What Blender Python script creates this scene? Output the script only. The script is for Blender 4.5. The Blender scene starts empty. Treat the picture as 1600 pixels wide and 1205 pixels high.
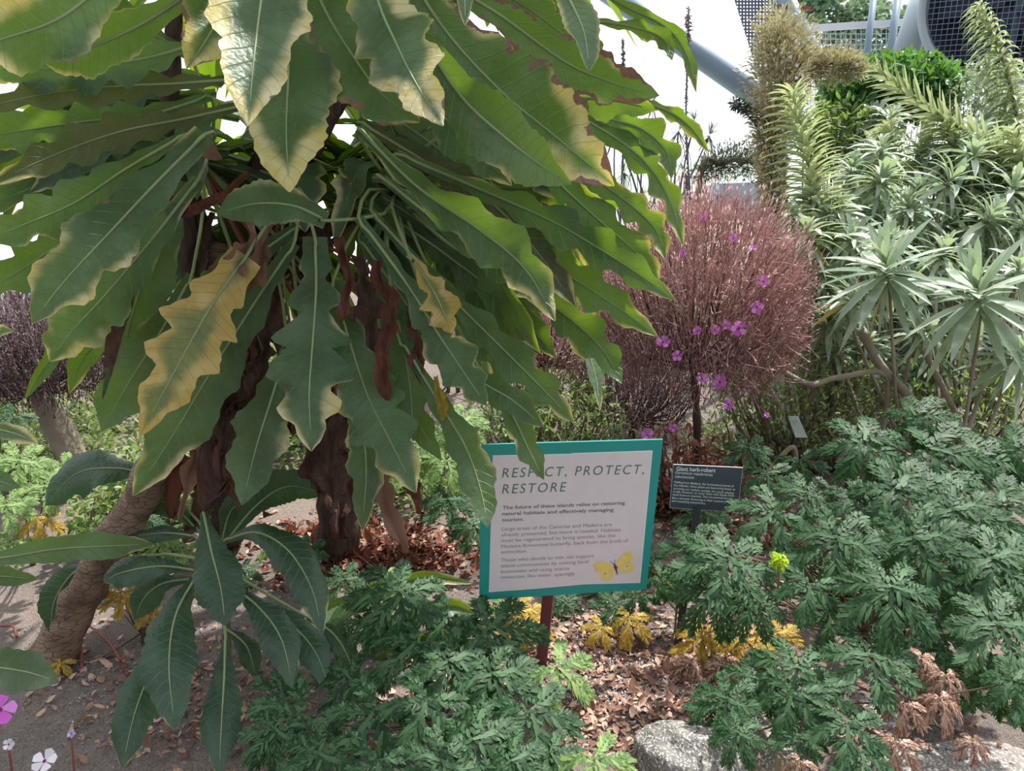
import bpy, math, random
import numpy as np
from mathutils import Vector, Matrix, noise
random.seed(7); RNG = np.random.default_rng(7)
scene = bpy.context.scene
COL = scene.collection
# ------------------------------------------------------------------ camera, sky, sun, exposure
PITCH = math.radians(18); FPX = 1200.0; CAMH = 1.55
cam_d = bpy.data.cameras.new('camera'); cam = bpy.data.objects.new('camera', cam_d); COL.objects.link(cam)
cam_d.sensor_width = 36; cam_d.lens = 36 * FPX / 1600; cam_d.clip_start = .02; cam_d.clip_end = 400
cam.location = (0, 0, CAMH); cam.rotation_euler = (math.pi/2 - PITCH, 0, 0)
scene.camera = cam
scene.view_settings.view_transform = 'Standard'; scene.view_settings.look = 'None'
scene.view_settings.gamma = 1; scene.view_settings.use_curve_mapping = False
scene.view_settings.exposure = 0.42
world = bpy.data.worlds.new('sky'); scene.world = world; world.use_nodes = True
wn = world.node_tree; wb = wn.nodes['Background']
# bright hazy sky ahead and overhead, dimmer behind the visitor where the dome and planting close in
_tc = wn.nodes.new('ShaderNodeTexCoord'); _dp = wn.nodes.new('ShaderNodeVectorMath'); _dp.operation = 'DOT_PRODUCT'; _dp.inputs[1].default_value = (.25, .72, .62)
_mr = wn.nodes.new('ShaderNodeMapRange'); _mr.interpolation_type = 'SMOOTHSTEP'; _mr.inputs[1].default_value = -.55; _mr.inputs[2].default_value = .60; _mr.inputs[3].default_value = .30; _mr.inputs[4].default_value = 1.35
wn.links.new(_tc.outputs['Generated'], _dp.inputs[0]); wn.links.new(_dp.outputs['Value'], _mr.inputs[0]); wn.links.new(_mr.outputs[0], wb.inputs[1])
wb.inputs[0].default_value = (.90, .94, 1, 1)
sun_d = bpy.data.lights.new('sun', 'SUN'); sun = bpy.data.objects.new('sun', sun_d); COL.objects.link(sun)
sun_d.energy = 5.6; sun_d.angle = math.radians(1.2); sun_d.color = (1, .95, .87)
SUN_DIR = Vector((.42, .42, 1.0)).normalized()
sun.rotation_euler = SUN_DIR.to_track_quat('Z', 'Y').to_euler()

# ------------------------------------------------------------------ helpers
cP, sP = math.cos(PITCH), math.sin(PITCH)
def W(px, py, d):
    """pixel of the 1600x1205 frame at depth d (metres along the lens axis) -> place in the world"""
    x = (px-800)/FPX*d; u = -(py-602.5)/FPX*d
    return Vector((x, d*cP+u*sP, CAMH + u*cP - d*sP))
def WG(px, py, z=0.0):
    x = (px-800)/FPX; u = -(py-602.5)/FPX
    t = (z-CAMH)/(u*cP-sP)
    return Vector((x*t, t*(cP+u*sP), z))
class MB:
    def __init__(s): s.v = []; s.f = []; s.m = []; s.a = []
    def add(s, vs, fs, mi=0, at=None):
        n = len(s.v); s.v += [tuple(v) for v in vs]; s.f += [tuple(i+n for i in f) for f in fs]; s.m += [mi]*len(fs)
        s.a += (at if at is not None else [(0, 0, 0, 0)]*len(vs))
    def mesh(s, name, mats, smooth=True):
        me = bpy.data.meshes.new(name); me.from_pydata(s.v, [], s.f)
        for m in (mats if isinstance(mats, (list, tuple)) else [mats]): me.materials.append(m)
        me.polygons.foreach_set('material_index', s.m)
        if smooth: me.polygons.foreach_set('use_smooth', [True]*len(s.f))
        ca = me.attributes.new('lf', 'FLOAT_COLOR', 'POINT')
        ca.data.foreach_set('color', np.array(s.a, dtype=np.float32).ravel())
        me.update(); return me
    def build(s, name, mats, parent=None, smooth=True):
        return link(name, s.mesh(name, mats, smooth), parent)
def link(name, me, parent=None, mw=None):
    o = bpy.data.objects.new(name, me); COL.objects.link(o)
    if parent is not None:
        o.parent = parent; o.matrix_parent_inverse = Matrix.Translation(-Vector(parent.location))
    return o
def tag(o, label=None, cat=None, group=None, kind=None):
    if label: o['label'] = label
    if cat: o['category'] = cat
    if group: o['group'] = group
    if kind: o['kind'] = kind
    return o
def empty(name, loc, label, cat, group=None):
    o = bpy.data.objects.new(name, None); COL.objects.link(o); o.location = loc
    o.empty_display_size = .05
    return tag(o, label, cat, group)
def spline(pts, n):
    P = [Vector(p) for p in pts]; P = [P[0]*2-P[1]] + P + [P[-1]*2-P[-2]]
    k = len(P)-3; out = []
    for i in range(n):
        t = i/(n-1)*k; j = min(int(t), k-1); u = t-j
        a, b, c, d = P[j:j+4]
        out.append(.5*((2*b)+(c-a)*u+(2*a-5*b+4*c-d)*u*u+(3*b-a-3*c+d)*u*u*u))
    return out
def lerp(a, b, t): return a+(b-a)*t
def prof(r, t):
    x = t*(len(r)-1); i = min(int(x), len(r)-2); return lerp(r[i], r[i+1], x-i)
def tube(mb, pts, r, n=10, sides=8, mi=0, bump=0, at=(0, 0, 0, 0), smooth=True, cap=True, bf=14):
    P = spline(pts, n) if smooth else [Vector(p) for p in pts]; n = len(P)
    if not isinstance(r, (list, tuple)): r = [r, r]
    vs = []; T0 = (P[-1]-P[0]).normalized(); ref = Vector((0, 0, 1)) if abs(T0.z) < .9 else Vector((0, 1, 0))
    for i, p in enumerate(P):
        T = (P[min(i+1, n-1)]-P[max(i-1, 0)]).normalized(); A = T.cross(ref).normalized(); B = A.cross(T); rr = prof(r, i/(n-1))
        for k in range(sides):
            a = 2*math.pi*k/sides; q = A*math.cos(a)+B*math.sin(a); q2 = p+q*rr
            if bump: q2 += q*rr*bump*noise.noise(q2*bf)
            vs.append(q2)
    fs = [(i*sides+k, i*sides+(k+1) % sides, (i+1)*sides+(k+1) % sides, (i+1)*sides+k) for i in range(n-1) for k in range(sides)]
    if cap: fs += [tuple(range(sides))[::-1], tuple((n-1)*sides+k for k in range(sides))]
    mb.add(vs, fs, mi, [at]*len(vs))
def box(mb, c, s, R=None, mi=0, at=(0, 0, 0, 0)):
    R = R or Matrix.Identity(3); c = Vector(c)
    vs = [c+R@Vector((x*s[0]/2, y*s[1]/2, z*s[2]/2)) for x in (-1, 1) for y in (-1, 1) for z in (-1, 1)]
    mb.add(vs, [(0, 1, 3, 2), (4, 6, 7, 5), (0, 4, 5, 1), (2, 3, 7, 6), (0, 2, 6, 4), (1, 5, 7, 3)], mi, [at]*8)
def sstep(a, b, x):
    x = max(0, min(1, (x-a)/(b-a))); return x*x*(3-2*x)

# ------------------------------------------------------------------ materials
def srgb(r, g, b):
    f = lambda c: (c/255/12.92 if c/255 <= .04045 else ((c/255+.055)/1.055)**2.4)
    return (f(r), f(g), f(b), 1)
class NT:
    def __init__(s, name):
        s.m = bpy.data.materials.new(name); s.m.use_nodes = True; s.t = s.m.node_tree; s.n = s.t.nodes
        s.p = s.n['Principled BSDF']; s.out = s.n['Material Output']
    def new(s, ty, **kw):
        n = s.n.new(ty)
        for k, v in kw.items(): setattr(n, k, v)
        return n
    def l(s, a, b): s.t.links.new(a, b)
    def inp(s, sock, v):
        if hasattr(v, 'links') or isinstance(v, bpy.types.NodeSocket): s.l(v, sock)
        else: sock.default_value = v
    def math(s, op, a, b=None, c=None, clamp=False):
        n = s.new('ShaderNodeMath', operation=op, use_clamp=clamp); s.inp(n.inputs[0], a)
        if b is not None: s.inp(n.inputs[1], b)
        if c is not None: s.inp(n.inputs[2], c)
        return n.outputs[0]
    def mix(s, f, a, b, mode='MIX'):
        n = s.new('ShaderNodeMix', data_type='RGBA', blend_type=mode); s.inp(n.inputs['Factor'], f); s.inp(n.inputs['A'], a) if False else None
        s.inp(n.inputs[0], f); s.inp(n.inputs[6], a); s.inp(n.inputs[7], b); return n.outputs[2]
    def noise(s, scale, detail=3, vec=None, rough=.5, dist=0):
        n = s.new('ShaderNodeTexNoise'); n.inputs['Scale'].default_value = scale; n.inputs['Detail'].default_value = detail
        n.inputs['Roughness'].default_value = rough; n.inputs['Distortion'].default_value = dist
        if vec is None: vec = s.obj()
        s.l(vec, n.inputs['Vector']); return n.outputs['Fac']
    def obj(s):
        if not hasattr(s, '_tc'): s._tc = s.new('ShaderNodeTexCoord')
        return s._tc.outputs['Object']
    def ramp(s, f, stops):
        n = s.new('ShaderNodeValToRGB'); e = n.color_ramp.elements
        while len(e) < len(stops): e.new(.5)
        for i, (p, c) in enumerate(stops): e[i].position = p; e[i].color = c
        s.inp(n.inputs[0], f); return n.outputs[0]
    def step(s, x, a, b):
        n = s.new('ShaderNodeMapRange', interpolation_type='SMOOTHSTEP'); s.inp(n.inputs[0], x); s.inp(n.inputs[1], a); s.inp(n.inputs[2], b); return n.outputs[0]
    def bump(s, h, strength=.3, dist=.01):
        n = s.new('ShaderNodeBump'); n.inputs['Strength'].default_value = strength; n.inputs['Distance'].default_value = dist
        s.l(h, n.inputs['Height']); s.l(n.outputs[0], s.p.inputs['Normal']); return n.outputs[0]
    def lf(s):
        a = s.new('ShaderNodeAttribute', attribute_name='lf'); q = s.new('ShaderNodeSeparateColor'); s.l(a.outputs['Color'], q.inputs[0])
        return q.outputs[0], q.outputs[1], q.outputs[2], a.outputs['Alpha']
def simple(name, c, rough=.6, var=.25, scale=8, metal=0, spec=.5, bump=0, bscale=None):
    m = NT(name); f = m.noise(scale, 4)
    c2 = tuple(x*(1-var) for x in c[:3])+(1,); c3 = tuple(min(1, x*(1+var)) for x in c[:3])+(1,)
    m.l(m.ramp(f, [(.3, c2), (.7, c3)]), m.p.inputs['Base Color'])
    m.p.inputs['Roughness'].default_value = rough; m.p.inputs['Metallic'].default_value = metal
    m.p.inputs['Specular IOR Level'].default_value = spec
    if bump: m.bump(m.noise(bscale or scale*3, 5), bump)
    return m.m
def translucent(m, col, tcol, fac, nrm=None):
    m.inp(m.p.inputs['Base Color'], col)
    t = m.new('ShaderNodeBsdfTranslucent'); m.inp(t.inputs[0], tcol)
    if nrm is not None: m.l(nrm, t.inputs['Normal'])
    x = m.new('ShaderNodeMixShader'); x.inputs[0].default_value = fac
    m.l(m.p.outputs[0], x.inputs[1]); m.l(t.outputs[0], x.inputs[2]); m.l(x.outputs[0], m.out.inputs['Surface'])
def leaf_material(name, green, green2, trans, veins=True, fac=.42, rough=.42, yc=(srgb(206, 192, 124), srgb(220, 212, 172))):
    m = NT(name); e, v, yel, brn = m.lf()
    tc = m.new('ShaderNodeTexCoord'); vec = m.obj()
    n0 = m.noise(7, 1.5, vec, .4); n1 = m.noise(9, 4, vec); n2 = m.noise(22, 4, vec); n3 = m.noise(90, 2, vec)
    base = m.mix(m.step(n1, .35, .68), green, green2)
    base = m.mix(m.math('MULTIPLY', m.step(n3, .5, .75), .25), base, tuple(min(1, c*1.6) for c in green2[:3])+(1,))
    # side veins
    w = m.math('FRACT', m.math('SUBTRACT', m.math('MULTIPLY', v, 17), m.math('MULTIPLY', e, 1.3)))
    vein = m.step(m.math('ABSOLUTE', m.math('SUBTRACT', w, .5)), .07, 0.0)
    if veins: base = m.mix(m.math('MULTIPLY', vein, .35), base, (.25, .36, .17, 1))
    # yellowing creeps in from the rim and the tip
    s = m.math('ADD', m.math('MULTIPLY', e, .62), m.math('MULTIPLY', m.math('POWER', v, 3), .38))
    s = m.math('ADD', s, m.math('MULTIPLY', m.math('SUBTRACT', n0, .5), 1.5))
    s = m.math('ADD', s, m.math('MULTIPLY', m.math('SUBTRACT', n2, .5), .35))
    th = m.math('SUBTRACT', 1.12, yel)
    ym = m.step(s, m.math('SUBTRACT', th, .2), m.math('ADD', th, .17))
    ycol = m.mix(m.step(n2, .4, .65), *yc)
    col = m.mix(ym, base, ycol)
    b = m.math('ADD', m.math('MULTIPLY', e, .8), m.math('MULTIPLY', v, .2))
    b = m.math('ADD', b, m.math('MULTIPLY', m.math('SUBTRACT', n2, .5), 1.5))
    bt = m.math('SUBTRACT', 1.25, brn)
    bm = m.step(b, bt, m.math('ADD', bt, .05))
    col = m.mix(bm, col, m.mix(n3, srgb(108, 76, 66), srgb(174, 138, 122)))
    tr = m.mix(ym, trans, srgb(236, 214, 90)); tr = m.mix(bm, tr, srgb(110, 74, 56))
    if veins: tr = m.mix(m.math('MULTIPLY', vein, .4), tr, tuple(c*.45 for c in trans[:3])+(1,))
    m.p.inputs['Roughness'].default_value = rough; m.p.inputs['Specular IOR Level'].default_value = .55
    nb = m.bump(m.math('ADD', m.math('MULTIPLY', vein, -.6), m.math('ADD', n3, m.math('MULTIPLY', n2, 1.2))), .55, .004)
    translucent(m, col, tr, fac); return m.m
M_LEAF = leaf_material('sow_thistle_leaf', srgb(52, 76, 54), srgb(82, 108, 84), srgb(150, 188, 34), fac=.34)
M_GOLD = leaf_material('golden_leaf', srgb(100, 116, 74), srgb(128, 136, 84), srgb(190, 180, 50), fac=.3, yc=(srgb(188, 158, 84), srgb(206, 182, 120)))
M_UNDERL = leaf_material('sow_thistle_leaf_underside', srgb(68, 68, 44), srgb(94, 90, 62), srgb(110, 140, 30), fac=.25, rough=.6)
M_YOUNG = leaf_material('young_leaf', srgb(36, 60, 46), srgb(54, 82, 64), srgb(100, 150, 50), fac=.25)
M_RIB = simple('leaf_midrib', srgb(140, 154, 108), .5, .2)
M_RIBD = simple('petiole', srgb(112, 122, 76), .5, .25)
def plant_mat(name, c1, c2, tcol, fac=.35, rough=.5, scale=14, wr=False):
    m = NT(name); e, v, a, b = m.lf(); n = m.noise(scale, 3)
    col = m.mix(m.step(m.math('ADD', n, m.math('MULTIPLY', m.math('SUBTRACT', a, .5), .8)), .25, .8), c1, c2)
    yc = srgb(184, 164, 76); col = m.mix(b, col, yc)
    m.p.inputs['Roughness'].default_value = rough; m.p.inputs['Specular IOR Level'].default_value = .3
    if wr:
        mp = m.new('ShaderNodeMapping'); mp.inputs['Scale'].default_value = (1, 1, .16); m.l(m.obj(), mp.inputs[0]); k = m.noise(90, 4, mp.outputs[0], .6)
        col = m.mix(m.math('MULTIPLY', m.step(k, .6, .4), .55), col, tuple(x*.35 for x in c1[:3])+(1,)); m.bump(k, .9, .012)
    else: m.bump(m.noise(120, 2), .2, .003)
    translucent(m, col, m.mix(b, tcol, yc), fac); return m.m
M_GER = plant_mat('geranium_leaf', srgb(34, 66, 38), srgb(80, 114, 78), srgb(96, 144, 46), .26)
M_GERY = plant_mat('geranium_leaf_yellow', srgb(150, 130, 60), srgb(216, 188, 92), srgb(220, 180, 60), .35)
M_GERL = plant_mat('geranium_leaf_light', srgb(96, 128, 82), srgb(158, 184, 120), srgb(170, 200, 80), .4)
M_DEAD = plant_mat('dead_leaf', srgb(130, 98, 84), srgb(216, 182, 162), srgb(160, 120, 100), .22, .8, 20)
M_DEADD = plant_mat('dark_dead_leaf', srgb(104, 82, 74), srgb(170, 138, 124), srgb(110, 60, 40), .18, .85, 14, True)
M_DEADR = plant_mat('red_dead_leaf', srgb(108, 68, 56), srgb(180, 124, 104), srgb(150, 90, 70), .25, .8, 14, True)
M_ECH = plant_mat('silver_leaf', srgb(126, 146, 128), srgb(196, 208, 192), srgb(176, 196, 140), .32, .42, 6)
M_ECH2 = plant_mat('strap_leaf', srgb(134, 150, 110), srgb(206, 212, 178), srgb(190, 204, 140), .35, .45, 6)
M_OLIVE = plant_mat('olive_leaf', srgb(132, 122, 100), srgb(224, 216, 186), srgb(180, 176, 120), .3, .6, 9)
M_HEDGE = plant_mat('hedge_leaf', srgb(38, 84, 50), srgb(96, 150, 92), srgb(120, 170, 60), .3, .4, 6)
M_DARKG = plant_mat('dark_conifer_leaf', srgb(58, 70, 62), srgb(112, 122, 110), srgb(90, 110, 70), .2, .6, 9)
M_UNDER = plant_mat('understory_leaf', srgb(64, 88, 54), srgb(146, 166, 112), srgb(150, 180, 80), .35, .5, 5)
M_FAR = plant_mat('hazed_tree_leaf', srgb(112, 138, 118), srgb(166, 188, 162), srgb(150, 170, 120), .2, .8, 1)  # distance haze painted in as a pale leaf colour
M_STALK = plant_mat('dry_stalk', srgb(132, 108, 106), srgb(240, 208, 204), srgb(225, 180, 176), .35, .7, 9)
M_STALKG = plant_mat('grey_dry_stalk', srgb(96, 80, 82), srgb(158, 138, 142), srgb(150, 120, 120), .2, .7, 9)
M_TWIG = simple('twig', srgb(128, 112, 98), .8, .3, 14, bump=.4)
M_TWIGD = simple('dark_twig', srgb(72, 56, 48), .85, .35, 14, bump=.4)
M_GREYW = simple('grey_wood', srgb(146, 136, 122), .8, .25, 10, bump=.5, bscale=60)
M_REDST = simple('red_stem', srgb(138, 74, 62), .6, .3, 10)
M_GSTEM = simple('geranium_stem', srgb(96, 78, 62), .6, .3, 10)
M_SPIKE = simple('dry_spike', srgb(112, 110, 124), .9, .25, 14)
def bark():
    m = NT('bark'); n = m.noise(16, 5); v = m.new('ShaderNodeTexVoronoi', feature='DISTANCE_TO_EDGE'); v.inputs['Scale'].default_value = 30
    mp = m.new('ShaderNodeMapping'); mp.inputs['Scale'].default_value = (.8, .8, 2.6); mp.inputs['Rotation'].default_value = (0, -.45, 0)
    m.l(m.obj(), mp.inputs[0]); m.l(mp.outputs[0], v.inputs['Vector'])
    cr = m.step(v.outputs[0], 0, .05)
    col = m.ramp(n, [(.3, srgb(104, 84, 72)), (.7, srgb(160, 134, 116))])
    m.l(m.mix(cr, srgb(102, 82, 70), col), m.p.inputs['Base Color']); m.p.inputs['Roughness'].default_value = .85
    m.bump(m.math('ADD', cr, m.math('MULTIPLY', n, .5)), .7, .006); return m.m
M_BARK = bark()
M_DBARK = plant_mat('dark_bark', srgb(92, 74, 66), srgb(136, 110, 98), srgb(60, 40, 30), .02, .9, 14, True)
def soil():
    m = NT('soil'); n1 = m.noise(2.2, 5); n2 = m.noise(60, 4); n3 = m.noise(240, 3)
    c = m.mix(m.step(n1, .35, .65), srgb(110, 101, 98), srgb(150, 133, 122))
    c = m.mix(m.step(n2, .35, .7), c, srgb(128, 117, 112)); c = m.mix(m.step(n3, .58, .7), c, srgb(160, 148, 142))
    c = m.mix(m.step(n3, .42, .3), c, srgb(60, 53, 50))
    m.l(c, m.p.inputs['Base Color']); m.p.inputs['Roughness'].default_value = .95
    m.bump(m.math('ADD', n2, n3), .8, .012); return m.m
M_SOIL = soil()
def granite(name, a, b, moss=0):
    m = NT(name); n1 = m.noise(6, 6); n2 = m.noise(150, 3); n3 = m.noise(60, 2)
    c = m.mix(m.step(n1, .35, .65), a, b); c = m.mix(m.step(n2, .52, .62), c, srgb(200, 194, 186)); c = m.mix(m.step(n3, .40, .30), c, srgb(70, 68, 66))
    if moss: c = m.mix(m.step(n1, .5, .6), c, srgb(150, 134, 96))
    m.l(c, m.p.inputs['Base Color']); m.p.inputs['Roughness'].default_value = .9
    m.bump(m.math('ADD', m.math('MULTIPLY', n1, 2), n2), .6, .01); return m.m
M_ROCK = granite('granite', srgb(112, 110, 108), srgb(150, 146, 142)); M_ROCK2 = granite('mossy_granite', srgb(110, 104, 96), srgb(142, 134, 122), 1)
M_PATH = granite('pale_slab', srgb(132, 124, 120), srgb(158, 150, 144))
M_TEAL = simple('teal_paint', srgb(36, 152, 146), .45, .05, 6)
M_PANEL = simple('white_print', srgb(226, 216, 220), .5, .025, 30)
M_WHITE = simple('white_edge', srgb(242, 240, 244), .5, .02)
M_INK = simple('grey_green_ink', srgb(70, 112, 104), .6, .05)
M_INKB = simple('grey_bold_ink', srgb(112, 106, 112), .6, .05)
M_INKL = simple('pale_grey_ink', srgb(156, 148, 154), .6, .05)
M_BUT = simple('butterfly_yellow', srgb(238, 212, 112), .6, .07, 60)
M_BUTH = simple('butterfly_pale_yellow', srgb(236, 214, 140), .6, .07, 60)
M_BUTB = simple('butterfly_brown', srgb(84, 58, 62), .6, .1)
M_POST = simple('red_brown_paint', srgb(112, 58, 58), .5, .12, 10)
M_SLATE = simple('slate_plate', srgb(62, 76, 88), .45, .06, 10)
M_STEEL = simple('plate_edge', srgb(190, 186, 184), .4, .05)
M_BLACK = simple('black_metal', srgb(38, 38, 42), .5, .1)
M_LTXT = simple('pale_lettering', srgb(226, 230, 234), .5, .03)
M_GALV = simple('galvanised_steel', srgb(132, 152, 168), .45, .07, 3)
M_GALVL = simple('pale_steel', srgb(176, 188, 196), .45, .05, 3)
M_DRUM = simple('dark_drum', srgb(66, 72, 92), .8, .1, 3)
M_TAG = simple('grey_plate', srgb(186, 194, 192), .5, .05)
M_WALLB = simple('pale_blue_panel', srgb(170, 190, 204), .6, .05, 2)
M_MAG = plant_mat('magenta_petal', srgb(208, 96, 204), srgb(242, 160, 238), srgb(235, 140, 230), .3, .5, 30)
M_MAGC = simple('dark_flower_eye', srgb(110, 20, 80), .6, .1)
M_WHT = plant_mat('white_petal', srgb(214, 208, 222), srgb(244, 240, 246), srgb(240, 230, 240), .3, .5, 30)
M_LIL = plant_mat('lilac_petal', srgb(160, 150, 206), srgb(206, 200, 236), srgb(200, 190, 230), .3, .5, 30)
def net_mat(name, c, cell, fill):
    m = NT(name); sx = m.new('ShaderNodeSeparateXYZ'); m.l(m.obj(), sx.inputs[0])
    def line(o):
        f = m.math('FRACT', m.math('DIVIDE', o, cell)); return m.math('LESS_THAN', f, fill)
    k = m.math('MAXIMUM', line(sx.outputs[0]), line(sx.outputs[2]))
    m.p.inputs['Base Color'].default_value = c; m.l(k, m.p.inputs['Alpha']); return m.m
M_NET = net_mat('dark_netting', srgb(84, 94, 112), .035, .55)
M_NETW = net_mat('white_netting', srgb(200, 206, 212), .06, .16)

# ------------------------------------------------------------------ broad sinuate leaf
def broad_leaf(parent, pts, hw, mat=M_LEAF, rib=M_RIB, lobes=6, ld=.3, yel=.1, brn=0., roll=0., fold=.18, wave=.10, curl=0., base=.14,
               up=None, crown=None, n=54, name='leaf', peak=.6, ribr=.0030, seed=None, label=None, crumple=0., asym=0, ribpart=True, tw=0., into=None):
    rs = random.Random(seed if seed is not None else random.random())
    P = spline(pts, n); mid = P[n//2]
    V = (mid-Vector((0, 0, CAMH))).normalized() if up is None else -Vector(up).normalized()
    ph = [rs.random(), rs.random()]; jit = [[rs.uniform(.55, 1.15) for _ in range(lobes+3)] for _ in (0, 1)]
    us = (-1, -.8, -.55, -.28, 0, .28, .55, .8, 1); vs = []; at = []; o = Vector((rs.uniform(0, 50), rs.uniform(0, 50), 0))
    L = sum((P[i+1]-P[i]).length for i in range(n-1)); N0 = None
    for i, p in enumerate(P):
        t = i/(n-1); T = (P[min(i+1, n-1)]-P[max(i-1, 0)]).normalized()
        Lt = T.cross(V)
        if Lt.length < .15: Lt = T.cross(V+Vector((0, 0, .5)))
        Lt.normalize(); Nn = Lt.cross(T).normalized()
        a = roll+tw*(t-.5); Lr = Lt*math.cos(a)+Nn*math.sin(a); Nr = Lr.cross(T).normalized()
        w0 = base+(1-base)*sstep(0.0, peak, t) if t < peak else (1-((t-peak)/(1-peak))**1.9)*.985+.012
        for u in us:
            s = 0 if u < 0 else 1; q = abs(u)
            x = lobes*(t**.92)+ph[s]; k = int(x); fr = x-k
            lob = (0.5+0.5*math.cos(2*math.pi*(fr**1.25)))**1.3
            ldd = ld*jit[s][k % len(jit[s])]*(1-sstep(.82, .98, t))*sstep(.03, .2, t)
            w = hw*w0*(1-ldd*lob)*(1+.045*math.sin(t*97+s*2+o.x)*sstep(.1, .3, t))*(1+asym*(1 if s else -1))
            f = fold
            z = q*w*math.sin(f)+wave*hw*q*q*math.sin(t*lobes*4.4+ph[s]*6.28+s*1.7)*sstep(0, .25, t)*(.4+w0*.6)-curl*w*q*q
            pt = p+Lr*(u*w*math.cos(f))+Nr*(-z)+T*(-.25*w*q*lob*ldd)+T*(.10*hw*q*q*(1-lob)*w0)
            if crumple: pt += noise.noise_vector((pt+o)*14)*crumple*hw*(.3+q)
            vs.append(pt); at.append((q, t, yel, brn))
    m = len(us); fs = [(i*m+k, i*m+k+1, (i+1)*m+k+1, (i+1)*m+k) for i in range(n-1) for k in range(m-1)]
    if into is not None:
        into.add(vs, fs, 0, at); mc = len(us)//2; C = [vs[i*m+mc] for i in range(0, int(n*.93), 4)]; tube(into, ([Vector(crown)] if crown is not None else [])+C, [ribr*1.3, ribr, ribr*.5, ribr*.3], n=len(C)*2, sides=5, mi=1, at=(0, 0, 0, 0)); return None
    mb = MB(); mb.add(vs, fs, 0, at); ob = mb.build(name, mat, parent)
    if label: ob['label'] = label
    if rib:
        rb = MB(); mc = len(us)//2; C = [vs[i*m+mc] for i in range(0, int(n*.93), 3)]
        rr = [ribr, ribr*.75, ribr*.5, ribr*.22]
        if crown is not None:
            c = Vector(crown); d = (c-C[0]).length; T = (C[0]-C[1]).normalized()
            C = [c, c.lerp(C[0], .5)+T*min(d*.14, .05)] + C; rr = [ribr*1.6, ribr*1.3]+rr
        tube(rb, C, rr, n=len(C)*2, sides=6)
        r = rb.build('midrib', rib, ob)
        r.matrix_parent_inverse = Matrix.Identity(4); r.parent = ob
    return ob

# ------------------------------------------------------------------ small plant pieces (shared meshes)
def strip(mb, P, L, N, w, n=5, droop=0, at=(.5, .5, 0, 0), fold=.0, wf=None):
    """a narrow tapering blade: P start, L vector, N its upper normal"""
    S = L.cross(N).normalized(); vs = []; ln = L.length
    for i in range(n):
        t = i/(n-1); ww = w*(wf(t) if wf else math.sin(math.pi*min(.98, .08+.92*t))**.8) if i < n-1 else 0
        c = P+L*t+Vector((0, 0, -droop*ln*t*t))
        vs += [c-S*ww+N*ww*fold, c, c+S*ww+N*ww*fold]
    fs = []
    for i in range(n-1):
        a = i*3; fs += [(a, a+1, a+4, a+3), (a+1, a+2, a+5, a+4)]
    mb.add(vs, fs, 0, [at]*len(vs))
def palmate_mesh(mat, seed, nl=5, droop=.5):
    """deeply cut geranium leaf, unit radius, lying in XY, stalk end at the origin"""
    r = random.Random(seed); mb = MB()
    def bl(p, d, ln, w, dz):
        # blade in plane with slight droop applied from radial distance
        S = Vector((-d.y, d.x, 0)); vs = []; k = 3
        for i in range(k+1):
            t = i/k; ww = w*(math.sin(math.pi*(.1+.9*t))**.7) if i < k else 0
            for s in (-1, 0, 1):
                q = p+d*ln*t+S*ww*s; rr = q.length
                vs.append(Vector((q.x, q.y, dz+abs(s)*ww*.12-droop*(rr**1.8)*.62+.03*math.sin(rr*9+d.x*5))))
        mb.add(vs, [f for i in range(k) for f in ((i*3, i*3+1, i*3+4, i*3+3), (i*3+1, i*3+2, i*3+5, i*3+4))], 0, [(.5, .5, r.random(), 0)]*len(vs))
    for j in range(nl):
        a = math.radians(lerp(-118, 118, j/(nl-1)) if nl == 5 else lerp(-145, 145, j/(nl-1))+r.uniform(-6, 6)); Lg = (1-.24*abs(j-(nl-1)/2)/((nl-1)/2))*r.uniform(.9, 1.05)
        d = Vector((math.sin(a), math.cos(a), 0)); S = Vector((d.y, -d.x, 0)); z0 = .012*(j % 3)
        bl(d*.0, d, Lg, .05, z0)
        for k in range(6):
            t = .12+.135*k; ln = Lg*(.06+.37*math.sin(math.pi*min(1, t*.98+.02))**.9)*r.uniform(.85, 1.12)
            for s in (-1, 1):
                ang = math.radians(40-2.5*k+r.uniform(-4, 4)); dd = (d*math.cos(ang)+S*s*math.sin(ang)).normalized(); p = d*Lg*t
                bl(p, dd, ln, .036, z0+.002*k)
                S2 = Vector((dd.y, -dd.x, 0))
                for q in (.34, .6):
                    for s2 in (-1, 1):
                        d3 = (dd*.88+S2*s2*.46).normalized(); bl(p+dd*ln*q, d3, ln*.42*(1.1-q*.5), .02, z0+.002*k+.001)
    return mb.mesh('cut_leaf', mat)
PALM = {k: [palmate_mesh(m, 11*i+3, 5 if i % 2 else 7, dr) for i, dr in enumerate(drs)] for k, m, drs in
        (('g', M_GER, (.35, .55, .75)), ('y', M_GERY, (.6, .9)), ('l', M_GERL, (.35, .6)), ('d', M_DEAD, (1.5, 2.1)))}
def orient(p, normal, heading, s):
    """matrix putting local Z on normal and local Y along heading"""
    Z = Vector(normal).normalized(); Y = (Vector(heading)-Z*Vector(heading).dot(Z)).normalized(); X = Y.cross(Z)
    M = Matrix.Identity(4)
    for i, a in enumerate((X, Y, Z)):
        for k in range(3): M[k][i] = a[k]*s
    M.translation = p; return M
def put(me, parent, M, name):
    o = bpy.data.objects.new(name, me); COL.objects.link(o); o.parent = parent
    if parent is not None: o.matrix_parent_inverse = Matrix.Translation(-Vector(parent.location))
    o.matrix_basis = M; return o
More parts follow.
